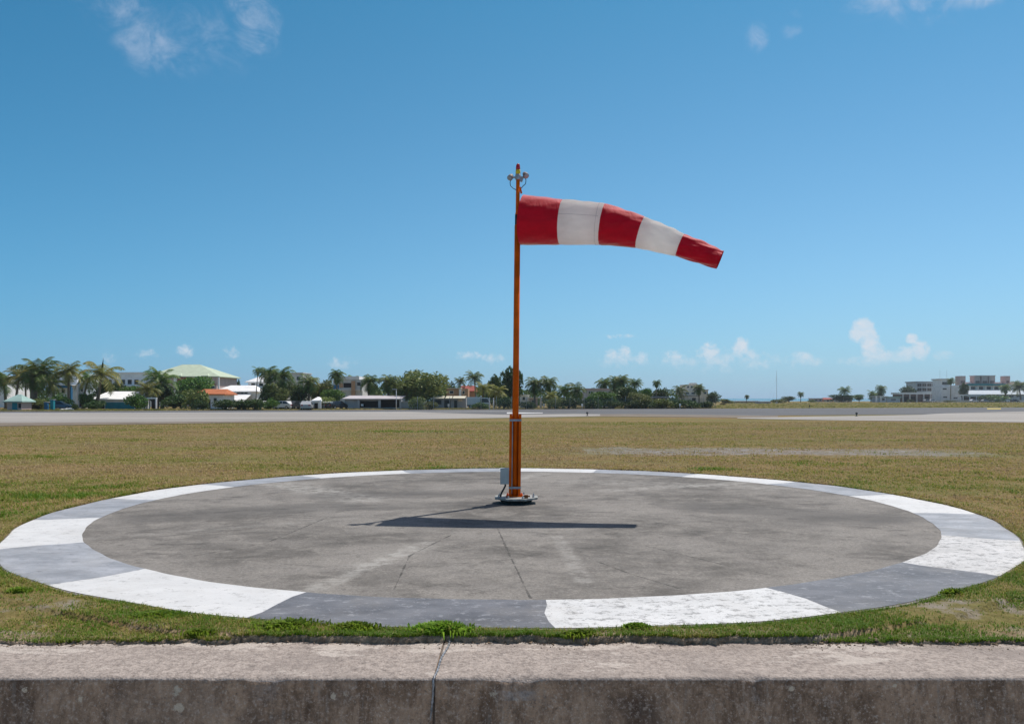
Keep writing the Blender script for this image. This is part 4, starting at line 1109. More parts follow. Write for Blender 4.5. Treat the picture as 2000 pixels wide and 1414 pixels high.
# ------------------------------------------------------------------ buildings
W = dict(white=(0.90, 0.90, 0.90), offwhite=(0.74, 0.72, 0.69), grey=(0.44, 0.45, 0.47), pale=(0.66, 0.64, 0.61), pink=(0.60, 0.46, 0.43), red=(0.40, 0.13, 0.11),
         cream=(0.76, 0.66, 0.52), tan=(0.46, 0.36, 0.26), orange_wall=(0.50, 0.30, 0.18), blue=(0.03, 0.16, 0.32), teal=(0.02, 0.24, 0.30), brown=(0.19, 0.13, 0.115),
         mint_roof=(0.50, 0.58, 0.44), teal_roof=(0.32, 0.47, 0.43), white_roof=(0.86, 0.86, 0.85), orange_roof=(0.50, 0.17, 0.075), red_roof=(0.34, 0.09, 0.07),
         grey_roof=(0.30, 0.31, 0.33), lilac=(0.52, 0.49, 0.51), cream_roof=(0.66, 0.62, 0.50), dark_trim=(0.05, 0.05, 0.055), teal_band=(0.02, 0.25, 0.30), tower=(0.58, 0.42, 0.38), bluegrey=(0.50, 0.56, 0.61))
for k, c in W.items(): M[k] = surf(k + '_building_finish', c, 0.8, 0.2, var=0.09, scale=0.7, grime=0.18)
mg, tg, bg = newmat('dark_window_glass', 0.12, 0.5)
tg.put(bg.inputs['Base Color'], tg.mix(tg.noise(tg.pos(), 0.6, 2), (0.015, 0.02, 0.025), (0.05, 0.06, 0.07))); M['glass'] = mg
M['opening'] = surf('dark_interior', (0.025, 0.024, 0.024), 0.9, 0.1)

class House:
    """built in metres from photo columns/rows at distance d; front wall faces the runway"""
    def __init__(s, name, label, cat, px0, px1, d, group=None, turn=0.0):
        s.d = d; s.cx = (px0 + px1) / 2
        s.root = thing(name, label, cat, (X(s.cx, d), d, GZ), turn, group)
    def x(s, px): return (px - s.cx) / F * s.d
    def z(s, py): return Z(py, s.d) - GZ
    def wall(s, px0, px1, ytop, dep, mat, ybot=None, y0=0.0, name='wall', label=None):
        z0 = -0.1 if ybot is None else s.z(ybot)
        o = MB().box(s.x(px0), s.x(px1), y0, y0 + dep, z0, s.z(ytop)).build(name, mat, s.root)
        if label: o['label'] = label
        return o
    def flat(s, px0, px1, ytop, ybot, dep, mat, y0=-0.35, name='roof'):
        return MB().box(s.x(px0), s.x(px1), y0, y0 + dep + 0.7, s.z(ybot) + 0.002, s.z(ytop)).build(name, mat, s.root)
    def hip(s, px0, px1, yeave, yapex, dep, mat, ridge=0.3, y0=-0.5, th=0.18, apex_px=None, name='roof'):
        x0, x1 = s.x(px0), s.x(px1); ze, za = s.z(yeave), s.z(yapex); y1 = y0 + dep + 1.0; ym = (y0 + y1) / 2
        c = (x0 + x1) / 2 if apex_px is None else s.x(apex_px); hw = (x1 - x0) / 2 * ridge
        vs = [(x0, y0, ze), (x1, y0, ze), (x1, y1, ze), (x0, y1, ze), (c - hw, ym, za), (c + hw, ym, za)] + [(x0, y0, ze - th), (x1, y0, ze - th), (x1, y1, ze - th), (x0, y1, ze - th)]
        fs = [(0, 1, 5, 4), (1, 2, 5), (2, 3, 4, 5), (3, 0, 4), (0, 6, 7, 1), (1, 7, 8, 2), (2, 8, 9, 3), (3, 9, 6, 0), (9, 8, 7, 6)]
        return MB().add(vs, fs).build(name, mat, s.root)
    def shed(s, px0, px1, yfront, yback, dep, mat, y0=-0.5, th=0.15, name='roof'):
        """a single slope: front eave at row yfront, back edge at row yback seen dep metres behind"""
        x0, x1 = s.x(px0), s.x(px1); zf = s.z(yfront); zb = H + (HY - yback) / F * (s.d + dep) - GZ
        vs = [(x0, y0, zf), (x1, y0, zf), (x1, y0 + dep, zb), (x0, y0 + dep, zb), (x0, y0, zf - th), (x1, y0, zf - th), (x1, y0 + dep, zb - th), (x0, y0 + dep, zb - th)]
        return MB().add(vs, [(0, 1, 2, 3), (7, 6, 5, 4), (0, 4, 5, 1), (1, 5, 6, 2), (2, 6, 7, 3), (3, 7, 4, 0)]).build(name, mat, s.root)
    def win(s, px0, px1, yt, yb, y0=0.0, frame='offwhite', name='window', nx=1, glass='glass'):
        x0, x1, z0, z1 = s.x(px0), s.x(px1), s.z(yb), s.z(yt); t = 0.07; b = MB()
        b.box(x0, x1, y0 - 0.06, y0 - 0.003, z1 - t, z1); b.box(x0, x1, y0 - 0.06, y0 - 0.003, z0, z0 + t)
        b.box(x0, x0 + t, y0 - 0.06, y0 - 0.003, z0 + t, z1 - t); b.box(x1 - t, x1, y0 - 0.06, y0 - 0.003, z0 + t, z1 - t)
        for k in range(1, nx):
            xm = x0 + (x1 - x0) * k / nx; b.box(xm - t / 2, xm + t / 2, y0 - 0.06, y0 - 0.003, z0 + t, z1 - t)
        f = b.build(name, frame, s.root)
        MB().box(x0 + t, x1 - t, y0 - 0.03, y0 - 0.004, z0 + t, z1 - t).build('pane', glass, f)
        return f
    def door(s, px0, px1, yt, mat='teal', y0=0.0, name='door'):
        return MB().box(s.x(px0), s.x(px1), y0 - 0.05, y0 - 0.003, 0.0, s.z(yt)).build(name, mat, s.root)
    def col(s, px, w, ytop, mat, ybot=None, y0=-1.0, name='column'):
        z0 = -0.1 if ybot is None else s.z(ybot)
        return MB().box(s.x(px) - w / 2, s.x(px) + w / 2, y0 - w / 2, y0 + w / 2, z0, s.z(ytop)).build(name, mat, s.root)
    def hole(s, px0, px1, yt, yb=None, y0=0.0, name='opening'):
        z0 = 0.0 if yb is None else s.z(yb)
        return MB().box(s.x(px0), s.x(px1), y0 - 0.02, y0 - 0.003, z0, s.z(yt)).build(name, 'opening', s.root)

GH = 'houses beyond the runway'
h = House('kiosk', 'small kiosk with pale teal hip roof and teal door at far left', 'kiosk', 10, 46, 124)
h.wall(14, 42, 784, 2.6, 'pink'); h.hip(9, 47, 783.5, 770.5, 2.6, 'teal_roof', 0.2); h.door(24, 34, 786.5, 'teal'); h.hole(36, 41, 788, 797)
h = House('house', 'white flat house with dark blue porch behind the left palms', 'house', 96, 165, 158, GH)
h.wall(94, 150, 731, 9, 'white'); h.wall(150.1, 166, 747, 7, 'bluegrey', y0=0.4, name='annex'); h.flat(93, 151, 729, 731, 9, 'white_roof')
h.wall(112, 149, 753, 0.3, 'blue', 758, y0=-1.8, name='porch_beam'); h.col(114, 0.35, 758, 'blue', y0=-1.65); h.col(147, 0.5, 758, 'blue', y0=-1.65); h.flat(111, 150, 751.5, 753, 1.2, 'white', y0=-1.9, name='porch_roof')
h.win(120, 128, 760, 768); h.win(134, 142, 760, 768); h.win(155, 161, 756, 765, 0.4); h.hole(153, 163, 770, 795, 0.4)
h = House('house', 'long white building with a row of dark windows left of the green hip roof', 'house', 193, 300, 182, GH)
h.wall(195, 300, 729, 10, 'white'); h.flat(193, 302, 727, 729, 10, 'white_roof'); 
for k in range(6): h.win(197 + 13 * k, 206 + 13 * k, 741, 751)
h.wall(196, 285, 753.5, 1.6, 'pale', 756, y0=-1.65, name='balcony')
for k in range(5): h.col(205 + 19 * k, 0.4, 756, 'white', y0=-1.3)
h.hole(200, 280, 759, 780)
h = House('shed', 'low shed with bright white sloping roof and blue wall', 'shed', 178, 275, 140, 'sheds along the runway')
h.wall(182, 268, 781, 5, 'offwhite'); h.shed(178, 275, 779.5, 764.5, 6.5, 'white_roof'); h.wall(206, 262, 786, 0.08, 'teal', y0=-0.09, name='blue_panel'); h.hole(184, 204, 784)
h = House('shelter', 'small white goal shaped frame shelter beside the shrubs', 'shelter', 288, 306, 134)
h.col(288.5, 0.22, 778, 'white', y0=0); h.col(305, 0.22, 778, 'white', y0=0); h.wall(287, 306.5, 776.3, 0.3, 'white', 779, y0=-0.15, name='beam'); h.wall(289.5, 304, 782, 0.1, 'opening', y0=1.2, name='back_panel')
h = House('house', 'big house with pale green hip roof and red and pink walls', 'house', 285, 430, 188, GH)
h.wall(292, 423, 734, 14, 'pink'); h.hip(284, 430, 735, 709.5, 14, 'mint_roof', 0.24, apex_px=350)
h.wall(346, 372, 737, 0.1, 'red', 748, y0=-0.11, name='red_panel'); h.wall(408, 421, 749, 0.1, 'red', 753, y0=-0.11, name='red_panel'); h.col(344, 0.6, 735.6, 'white', y0=-0.3); h.col(428, 0.3, 735.6, 'white', y0=-0.3)
h.win(409, 420, 754, 759); h.win(380, 392, 739, 747); h.win(300, 312, 740, 750); h.win(320, 332, 740, 750)
for px, w_ in ((349, 7), (402, 7)): h.hip(px - w_, px + w_, 734, 728, 2.5, 'mint_roof', 0.1, y0=-0.8, name='dormer')
h = House('house', 'low white house with an orange tiled roof', 'house', 380, 440, 150, GH)
h.wall(384, 436, 770, 6, 'white'); h.hip(380, 441, 769.5, 759.5, 6, 'orange_roof', 0.75); h.door(404, 411, 780, 'dark_trim'); h.win(417, 424, 777, 784)
h = House('house', 'white flat roofed house at the left picture edge behind the palms', 'house', -10, 16, 170, GH)
h.wall(-8, 14, 736, 8, 'white'); h.flat(-10, 16, 733.5, 736, 8, 'white_roof'); h.win(-3, 4, 741, 748); h.win(7, 12, 741, 748)
h = House('house', 'low white house with pale roof behind the parked white cars', 'house', 532, 568, 149, GH)
h.wall(535, 565, 780, 5, 'white'); h.hip(532, 568, 780, 771.5, 5, 'white_roof', 0.5); h.win(540, 547, 783, 789); h.door(553, 559, 785, 'bluegrey')
h = House('villa', 'white villa with three stacked roofs right of the orange roof', 'house', 418, 514, 168, GH)
h.wall(466, 514, 744, 7, 'white', y0=6, name='upper_wall'); h.hip(461, 518, 744.5, 730.5, 7, 'white_roof', 0.1, y0=5.5, name='upper_roof'); h.win(472, 481, 747, 754, 6); h.win(488, 497, 747, 754, 6)
h.wall(424, 500, 764, 9, 'white'); h.hip(416, 505, 764, 752, 9, 'white_roof', 0.55); h.win(441, 449, 765.5, 770); h.win(452, 458, 765.5, 770); h.win(462, 484, 765.5, 770, nx=3)
h.shed(434, 492, 783, 769.5, 5.0, 'white_roof', y0=-5.2, name='porch_roof'); h.wall(438, 488, 784, 0.3, 'offwhite', y0=-4.8, name='porch_wall')
h = House('house', 'pale flat block behind the tall palm pair', 'house', 562, 592, 195, GH)
h.wall(560, 592, 729, 8, 'pale'); h.flat(559, 593, 727.5, 729, 8, 'offwhite'); h.win(566, 574, 735, 743); h.win(579, 587, 735, 743)
h = House('house', 'colourful two storey house with blue wall and orange column', 'house', 648, 708, 190, GH)
h.wall(650, 708, 741, 8, 'pale'); h.flat(664, 702, 735, 741, 8, 'white_roof'); h.wall(651, 662, 752, 0.2, 'blue', 760, y0=-0.21, name='blue_panel'); h.wall(663, 670, 748, 0.2, 'orange_wall', 757, y0=-0.21, name='orange_panel'); h.col(691, 0.8, 744, 'orange_wall', y0=-0.6); h.hole(671, 686, 748, 757); h.wall(650, 708, 760, 0.5, 'offwhite', 763, y0=-0.55, name='balcony'); h.win(697, 705, 746, 754)
h = House('shed', 'long grey shed with dark open bays left below the olive tree', 'shed', 670, 782, 140, 'sheds along the runway')
h.wall(672, 782, 778, 6, 'grey', y0=0.6); h.shed(668, 783, 778.5, 772.5, 7, 'lilac', y0=-0.3); h.hole(702, 739, 783, 796, 0.6); h.hole(743, 779, 781, 796, 0.6); h.col(741, 0.4, 778.5, 'grey', y0=0.2); h.col(700, 0.4, 778.5, 'grey', y0=0.2); h.wall(705, 709, 789, 0.4, 'white', 793, y0=0.1, name='notice_board')
for i, (a, b_, yt, m_, l) in enumerate([(587, 608, 785, 'bluegrey', 'bluish little kiosk right of the parked white car'), (610, 626, 780, 'white', 'little white kiosk with pointed roof near the runway'), (632, 648, 783, 'offwhite', 'little off white kiosk left of the long grey shed')]):
    h = House('kiosk', l, 'kiosk', a, b_, 137 + i, 'little kiosks by the runway')
    h.wall(a, b_, yt + 2, 3, m_); h.hip(a - 1, b_ + 1, yt + 2, yt - (5 if i == 1 else 1), 3, 'white_roof' if i else 'grey_roof', 0.2); h.hole(a + 4, b_ - 5, yt + 7, 798); h.col(b_ + 1.5, 0.2, yt + 1, 'white', y0=-0.6)
h = House('house', 'orange walled house with dark red roof left of the mast', 'house', 870, 928, 182, GH)
h.wall(872, 914, 759, 7, 'orange_wall'); h.flat(871, 900, 757.5, 759, 7, 'cream_roof'); h.wall(893, 925, 763, 6, 'orange_wall', y0=7.2, name='rear_wall'); h.hip(892, 928, 763, 752, 6, 'red_roof', 0.8, y0=6.7); h.col(899, 0.5, 760, 'white', y0=-0.4); h.win(903, 908, 763, 770); h.win(878, 886, 763, 769)
h = House('shed', 'grey shed with cream awnings under the orange walled house', 'shed', 842, 912, 150, 'sheds along the runway')
h.wall(845, 910, 777, 6, 'grey'); 
for a, b_ in ((844, 868), (871, 883), (885, 910)): h.shed(a, b_, 777.5, 773.5, 3.0, 'cream_roof', y0=-1.6, name='awning')
h.hole(849, 862, 781, 790); h.hole(868, 880, 781); h.wall(895, 903, 779, 0.1, 'cream', 784, y0=-0.12, name='signboard'); h.hole(887, 893, 782)
h = House('house', 'small pink and white house right of the mast', 'house', 1014, 1058, 168, GH)
h.wall(1016, 1034, 772, 5, 'white'); h.wall(1034.1, 1050, 778, 5, 'pink', y0=-0.5, name='side_wall'); h.flat(1015, 1035, 770.5, 772, 5, 'white_roof'); h.flat(1033, 1058, 776, 778, 5, 'cream_roof', y0=-0.9, name='side_roof'); h.win(1020, 1026, 775, 782); h.win(1038, 1044, 781, 786, -0.5); h.col(1056, 0.4, 778, 'offwhite', y0=-0.5)
h = House('house', 'flat roofed pinkish grey house between the palms right of the mast', 'house', 1142, 1200, 182, GH)
h.wall(1144, 1196, 761, 9, 'lilac'); h.flat(1141, 1190, 758.5, 761, 9, 'pink'); h.wall(1190, 1201, 764, 7, 'pink', y0=-0.6, name='side_wall'); h.win(1149, 1158, 764, 770, nx=2); h.win(1165, 1174, 764, 770, nx=2)
h = House('shed', 'low grey roofed shed below the slender palm', 'shed', 1264, 1304, 160, 'sheds along the runway')
h.wall(1267, 1302, 777, 5, 'brown'); h.flat(1264, 1306, 774, 777, 5, 'grey_roof'); h.hole(1272, 1280, 779); h.hole(1288, 1296, 779)
h = House('building', 'cream stepped building with roof terraces', 'building', 1318, 1384, 235)
h.wall(1334, 1383, 762, 10, 'cream'); h.wall(1340, 1372, 751, 8, 'cream', 762, y0=1, name='upper_wall'); h.wall(1354, 1364, 747.5, 4, 'offwhite', 751, y0=2, name='stair_tower'); h.flat(1333, 1384, 760.5, 762, 10, 'offwhite', name='terrace_slab')
h.win(1343, 1348, 753.5, 758, 1); h.win(1350, 1355, 753.5, 758, 1); h.win(1358, 1363, 753.5, 758, 1); h.win(1338, 1346, 766, 770); h.win(1350, 1357, 766, 770); h.win(1374, 1380, 765, 770)
h.wall(1318, 1358, 774, 4, 'pale', y0=-4.5, name='front_wing'); h.flat(1316, 1359, 772.5, 774, 4, 'grey_roof', y0=-4.9); h.hole(1345, 1352, 777, None, -4.5)
GF = 'low far houses at right'
h = House('house', 'long low tan wall house left of the thin mast', 'house', 1438, 1481, 335, GF)
h.wall(1438, 1480, 784.5, 6, 'tan'); h.flat(1437, 1481, 783, 784.5, 6, 'cream'); h.win(1446, 1452, 786, 788.5); h.win(1466, 1472, 786, 788.5)
h = House('house', 'squat grey block house at the foot of the thin mast', 'house', 1482, 1506, 300, GF)
h.wall(1483, 1505, 785.5, 5, 'lilac'); h.flat(1482, 1506, 784.3, 785.5, 5, 'grey_roof'); h.door(1490, 1493, 788, 'dark_trim'); h.win(1497, 1502, 787, 789)
h = House('house', 'pinkish low house right of the small palm', 'house', 1588, 1607, 425, GF)
h.wall(1589, 1606, 779, 7, 'pink'); h.flat(1588, 1607, 777.7, 779, 7, 'lilac'); h.win(1592, 1596, 780, 783); h.win(1600, 1604, 780, 783)
h = House('house', 'cream low house with brown roof left of the flat tree', 'house', 1608, 1630, 425, GF)
h.wall(1610, 1629, 780, 7, 'cream'); h.hip(1608, 1630, 780, 776.8, 7, 'red_roof', 0.6); h.win(1615, 1619, 781, 784)
h = House('house', 'cream house under the flat spreading dark tree', 'house', 1634, 1666, 415, GF)
h.wall(1640, 1664, 779, 7, 'cream'); h.flat(1639, 1665, 778, 779, 7, 'tan'); h.win(1645, 1649, 780.5, 784); h.door(1655, 1658, 781, 'brown')
h = House('pavilion', 'small white pavilion with teal side below the palms', 'pavilion', 1709, 1760, 400, GF)
h.col(1711, 0.6, 774, 'white', y0=-0.2); h.col(1720, 0.5, 775, 'white', y0=-0.2); h.wall(1712, 1732, 776, 5, 'bluegrey', y0=0.5); h.flat(1709, 1734, 773.5, 775, 5, 'white_roof'); h.wall(1734, 1760, 777, 5, 'bluegrey', y0=1, name='side_wall'); h.flat(1733, 1762, 774.5, 777, 5, 'teal_roof', y0=0.6, name='side_roof'); h.win(1723, 1729, 778, 782, 0.5); h.win(1742, 1752, 779, 782, 1)
h = House('building', 'low brown building with a thick white flat roof', 'building', 1756, 1822, 405)
h.wall(1760, 1820, 770, 9, 'brown'); h.flat(1757, 1818, 766.5, 770, 9, 'white_roof'); 
for k in range(5): h.col(1762 + 13.5 * k, 0.5, 770, 'pale', y0=-0.8)
h.hole(1764, 1774, 774); h.hole(1778, 1788, 774); h.hole(1804, 1814, 774)
h = House('building', 'glass fronted two storey block behind the white flat roof', 'building', 1788, 1840, 455)
h.wall(1790, 1840, 747, 12, 'bluegrey'); h.flat(1788, 1841, 745, 747, 12, 'grey_roof')
for r_ in range(2):
    for k in range(5): h.win(1791.5 + 9.6 * k, 1800 + 9.6 * k, 749 + 8.5 * r_, 755.5 + 8.5 * r_, nx=2, frame='grey')
h = House('building', 'white tower building with slim palm in front', 'building', 1836, 1880, 440)
h.wall(1838, 1878, 754.5, 10, 'white'); h.wall(1839, 1858, 742, 9, 'white', 754.5, y0=0.5, name='upper_wall'); h.flat(1837, 1860, 739.5, 742, 9, 'offwhite', y0=0.2); h.win(1841, 1857, 746, 751.5, 0.5, nx=4, frame='tan'); h.wall(1862, 1876, 746, 0.6, 'tan', 748.3, y0=3, name='roof_beam'); h.col(1865, 0.6, 754.5, 'tan', 754.5 + 0, y0=3) if False else None
h.win(1841, 1849, 758, 761); h.win(1842, 1850, 774, 777, nx=2); h.win(1862, 1870, 776, 779, nx=2)
for px_ in (1839.5, 1853): MB().tube([(h.x(px_), 2, h.z(742)), (h.x(px_), 2, h.z(722))], 0.05, 5).build('antenna', 'grey', h.root)
h = House('hotel', 'hotel with teal roofed wing and pinkish brown roof towers', 'hotel', 1880, 2010, 480)
h.wall(1880, 2010, 752, 14, 'white'); h.flat(1887, 1957, 749.5, 753, 3, 'teal_band', y0=-3.6, name='teal_roof')
for k in range(4): h.win(1893 + 15.2 * k, 1905 + 15.2 * k, 755, 761, nx=2)
h.wall(1890, 1952, 762, 2.6, 'white', 764, y0=-2.8, name='balcony')
for k in range(5): h.col(1890 + 15.2 * k, 0.6, 753.1, 'white', y0=-2.5)
for a, b_ in ((1880, 1891.5), (1909, 1920.3), (1923, 1935.2), (1937.6, 1949.5), (1969.5, 1979)):
    t_ = h.wall(a, b_, 734, 5, 'tower', 752, y0=3, name='roof_tower')
    MB().box(h.x(a + 2), h.x(b_ - 1.5), 2.9, 2.995, h.z(748.5), h.z(743.5)).build('opening', 'brown', t_)
h.flat(1909, 1950, 732.8, 734, 5.5, 'pale', y0=2.6, name='roof_slab')
for a, b_ in ((1894, 1905), (1952, 1966), (1982, 2008)): h.wall(a, b_, 746, 5, 'pink', 752, y0=4, name='parapet')
h = House('hangar', 'long low blue grey roofed hall in front of the hotel', 'building', 1880, 2020, 440)
h.wall(1884, 2020, 770, 12, 'bluegrey'); h.shed(1878, 2022, 770, 762.5, 12, 'bluegrey', y0=-0.8); 
for k in range(6): h.win(1925 + 15 * k, 1935 + 15 * k, 772, 776, nx=2)
h = House('canopy', 'white flat canopy on posts at the right by the parked cars', 'canopy', 1876, 1920, 415)
h.flat(1876, 1920, 770.5, 773, 6, 'white_roof', y0=-2)
for k in range(4): h.col(1878.5 + 13 * k, 0.35, 773, 'white', y0=-1.2)
h.wall(1886, 1918, 775, 0.3, 'opening', y0=3.5, name='back_wall')
h = House('boundary_wall', 'low white boundary wall at the far right edge', 'wall', 1820, 2100, 412)
h.wall(1820, 2100, 781.2, 0.4, 'pale')

# far hedge line, gate posts, poles, lights, marker boards
def pole(name, label, cat, px, ytop, d, r, mat, group=None, parts=None):
    t = thing(name, label, cat, (X(px, d), d, GZ), 0, group)
    hgt = Z(ytop, d) - GZ
    MB().tube([(0, 0, -0.1), (0, 0, hgt * 0.5), (0, 0, hgt)], [r, r * 0.85, r * 0.6], 8).build('pole', mat, t)
    return t, hgt
t, hg_ = pole('radio_mast', 'very thin tall grey mast against the sky right of centre', 'mast', 1517, 724, 300, 0.075, 'grey')
for k in range(3):
    a = R(90 + 120 * k); MB().tube([(0, 0, hg_ * 0.85), (math.cos(a) * 5, math.sin(a) * 5, 0)], 0.012, 4).build('guy_wire', 'grey', t)
MB().box(-0.35, 0.35, -0.35, 0.35, -0.1, 0.5).build('base', 'pale', t)
for px, yt, d, l in ((774, 760, 136, 'thin pale lamp pole at the right end of the grey shed'), (956, 779, 141, 'white post right of the white truck'), (964, 779, 141.5, 'white post nearest left of the mast')):
    t, hg_ = pole('pole', l, 'pole', px, yt, d, 0.12 if yt > 770 else 0.07, 'white', 'pale poles by the fence')
    if yt < 770: MB().box(-0.6, 0.1, -0.12, 0.12, hg_ - 0.1, hg_ + 0.05).build('lamp_head', 'grey', t)
    else: MB().lathe([(0.14, hg_), (0.14, hg_ + 0.06), (0.02, hg_ + 0.14)], 8).build('cap', 'white', t)
for px, l in ((89, 'blue gate pillar nearest the brown shrub'), (101, 'teal gate pillar right of the blue one')):
    h = House('gate_pillar', l, 'pillar', px - 3, px + 3, 127, 'gate pillars at left'); h.wall(px - 3, px + 3, 781 if px > 95 else 786, 0.5, 'blue' if px < 95 else 'teal', name='shaft'); h.flat(px - 4, px + 4, (781 if px > 95 else 786) - 1.2, 781 if px > 95 else 786, 0.1, 'grey', y0=-0.1, name='cap')
for px, py, l in ((1147, 811.5, 'small black runway light standing on the pale strip right of the mast'), (1673, 812.5, 'small black runway light at the taxiway corner on the right'), (1581, 796.5, 'dark low marker on the far runway edge')):
    x_, d_ = gp(px, py)
    t = thing('runway_light', l, 'runway light', (x_, d_, -0.03), 0, 'runway edge lights')
    MB().lathe([(0.16, 0.0), (0.16, 0.03), (0.05, 0.04), (0.05, 0.22 if px != 1581 else 0.4)], 12).build('stem', 'dark_steel', t)
    q = 0.22 if px != 1581 else 0.4
    MB().lathe([(0.10, q), (0.12, q + 0.04), (0.12, q + 0.12), (0.07, q + 0.20), (0.02, q + 0.22)], 12).build('lamp', 'dark_steel', t)
for px, l in ((1043, 'white marker post in the hedge nearest right of the mast'), (1062, 'white marker post in the hedge under the stout palm'), (1137, 'white marker post in the hedge below the pinkish grey house'), (1328, 'white marker post in the hedge below the cream building'), (876, 'white marker post under the cream awnings')):
    x_ = X(px, 146); t = thing('marker_post', l, 'post', (x_, 146 if px < 1300 else 152, GZ), 0, 'white marker posts by the fence')
    if px > 1300: t.location = (X(px, 150), 150, GZ)
    MB().box(-0.06, 0.06, -0.06, 0.06, -0.1, 0.75).build('post', 'grey', t); MB().box(-0.16, 0.16, -0.09, -0.062, 0.5, 0.95).build('panel', 'white', t)

# chain link fence: thin wires between posts
M['wire'] = surf('green_fence_wire', (0.10, 0.16, 0.16), 0.6, 0.4, 0.2, scale=4)
def fence(p0, p1, d0, d1, hgt, label, n):
    a = Vector((X(p0, d0), d0, GZ)); b = Vector((X(p1, d1), d1, GZ)); L = (b - a).length; dr = (b - a) / L
    t = thing('chain_link_fence', label, 'fence', tuple(a), math.atan2(dr.y, dr.x))
    for k in range(n + 1):
        MB().tube([(L * k / n, 0, -0.1), (L * k / n, 0, hgt + 0.05), (L * k / n, -0.18, hgt + 0.32)], 0.04, 6).build('post', 'grey', t)
    for k in range(n):
        w = MB(); x0, x1 = L * k / n + 0.045, L * (k + 1) / n - 0.045; m_ = int((x1 - x0) / 0.22)
        for j in range(m_ + 1):
            x_ = x0 + (x1 - x0) * j / m_
            w.box(x_ - 0.011, x_ + 0.011, -0.006, 0.006, 0.05, hgt)
        for zq in np.linspace(0.08, hgt - 0.03, 9): w.box(x0, x1, 0.008, 0.016, zq - 0.011, zq + 0.011)
        w.build('wire_mesh', 'wire', t)
fence(783, 1398, 134.5, 156, 1.9, 'long green chain link fence in front of the hedges and sheds', 22)
h = House('wall', 'low grey wall behind the fence left of the bush', 'wall', 782, 830, 141)
h.wall(782, 830, 785, 0.3, 'grey'); h.flat(781.5, 830.5, 784.2, 785, 0.0, 'lilac', y0=-0.25, name='coping')

# ------------------------------------------------------------------ vehicles
M['tyre'] = surf('black_tyre', (0.02, 0.02, 0.021), 0.9, 0.1)
M['rim'] = surf('alloy_rim', (0.45, 0.46, 0.47), 0.35, 0.5, 0.8)
M['head'] = surf('clear_lamp', (0.6, 0.62, 0.64), 0.1, 0.6); M['tail'] = surf('red_lamp', (0.35, 0.02, 0.02), 0.2, 0.5)
for k, c in dict(car_white=(0.75, 0.75, 0.75), car_silver=(0.42, 0.44, 0.46), car_blue=(0.06, 0.12, 0.20), car_dark=(0.04, 0.045, 0.05)).items():
    M[k] = surf(k + '_paint', c, 0.22, 0.5, var=0.03)
def make_car(mat, van=False):
    r = empty('parked_car')
    if van: prof = [(-2.3, .35), (2.3, .35), (2.35, .8), (2.2, 1.05), (1.6, 1.25), (1.0, 1.95), (.6, 2.02), (-2.2, 2.02), (-2.32, 1.8), (-2.35, .8)]
    else: prof = [(-2.15, .35), (2.15, .33), (2.2, .62), (2.05, .80), (1.05, .95), (.35, 1.42), (.0, 1.47), (-.9, 1.46), (-1.25, 1.40), (-1.95, 1.0), (-2.15, .92), (-2.2, .6)]
    n = len(prof); hw = 0.86; vs = []
    for sy, ins in ((-1, 1), (1, 1)):
        for x_, z_ in prof:
            taper = 0.14 * max(0, (z_ - 0.9)) / 0.6
            vs.append((x_, sy * (hw - min(taper, 0.2)), z_))
    fs = [tuple(range(n)), tuple(reversed(range(n, 2 * n)))] + [(i, n + i, n + (i + 1) % n, (i + 1) % n) for i in range(n)]
    b = MB(); b.add(vs, fs); bo = b.build('body', mat, r)
    g = MB()
    for sy in (-1, 1):
        if van: q = [(.55, 1.30), (1.38, 1.30), (.95, 1.85), (.55, 1.85)]; q2 = [(-2.1, 1.30), (.4, 1.30), (.4, 1.85), (-2.1, 1.85)]
        else: q = [(-.35, .98), (.85, .98), (.25, 1.37), (-.35, 1.40)]; q2 = [(-1.65, .99), (-.45, .98), (-.45, 1.40), (-1.2, 1.36)]
        for Q in (q, q2):
            vv = [(x_, sy * (hw - min(0.14 * (z_ - 0.9) / 0.6, 0.2) + 0.006), z_) for x_, z_ in Q]
            g.add(vv, [(0, 1, 2, 3) if sy < 0 else (3, 2, 1, 0)])
    if van: g.add([(1.57, -.7, 1.30), (1.57, .7, 1.30), (1.06, .66, 1.90), (1.06, -.66, 1.90)], [(0, 1, 2, 3)])
    else: g.add([(1.03, -.72, 1.0), (1.03, .72, 1.0), (.42, .64, 1.39), (.42, -.64, 1.39)], [(0, 1, 2, 3)])
    g.build('windows', 'glass', r)
    for sx in (-1.35, 1.38):
        for sy in (-1, 1):
            w = MB(); w.tube([(sx, sy * 0.68, .32), (sx, sy * 0.88, .32)], .32, 16, smooth=False); wo = w.build('wheel', 'tyre', r)
            m_ = MB(); m_.tube([(sx, sy * 0.881, .32), (sx, sy * 0.90, .32)], .20, 12, smooth=False); m_.build('rim', 'rim', wo)
    fx = 2.36 if van else 2.2
    for sy in (-.6, .6):
        MB().box(fx - .12, fx + .01, sy - .16, sy + .16, .62, .76).build('headlight', 'head', r); MB().box(-fx - .01, -fx + .12, sy - .16, sy + .16, .70, .86).build('tail_light', 'tail', r)
    MB().box(fx - .15, fx + .06, -.84, .84, .30, .46).build('bumper', mat, r); MB().box(-fx - .06, -fx + .15, -.84, .84, .30, .46).build('bumper', mat, r)
    return r
CARS = {}
def car(kind, px, d, rot, label, group):
    if kind not in CARS: o = CARS[kind] = make_car('car_' + kind.split('_')[0], kind.endswith('van'))
    else: o = copy_tree(CARS[kind])
    o.location = (X(px, d), d, GZ); o.rotation_euler = (0, 0, rot); tag(o, label, 'van' if kind.endswith('van') else 'car', group)
GC = 'vehicles parked on the far side of the runway'
car('white', 523, 143, 1.45, 'white car seen end on beside the dark hedge, left of the other white car', GC)
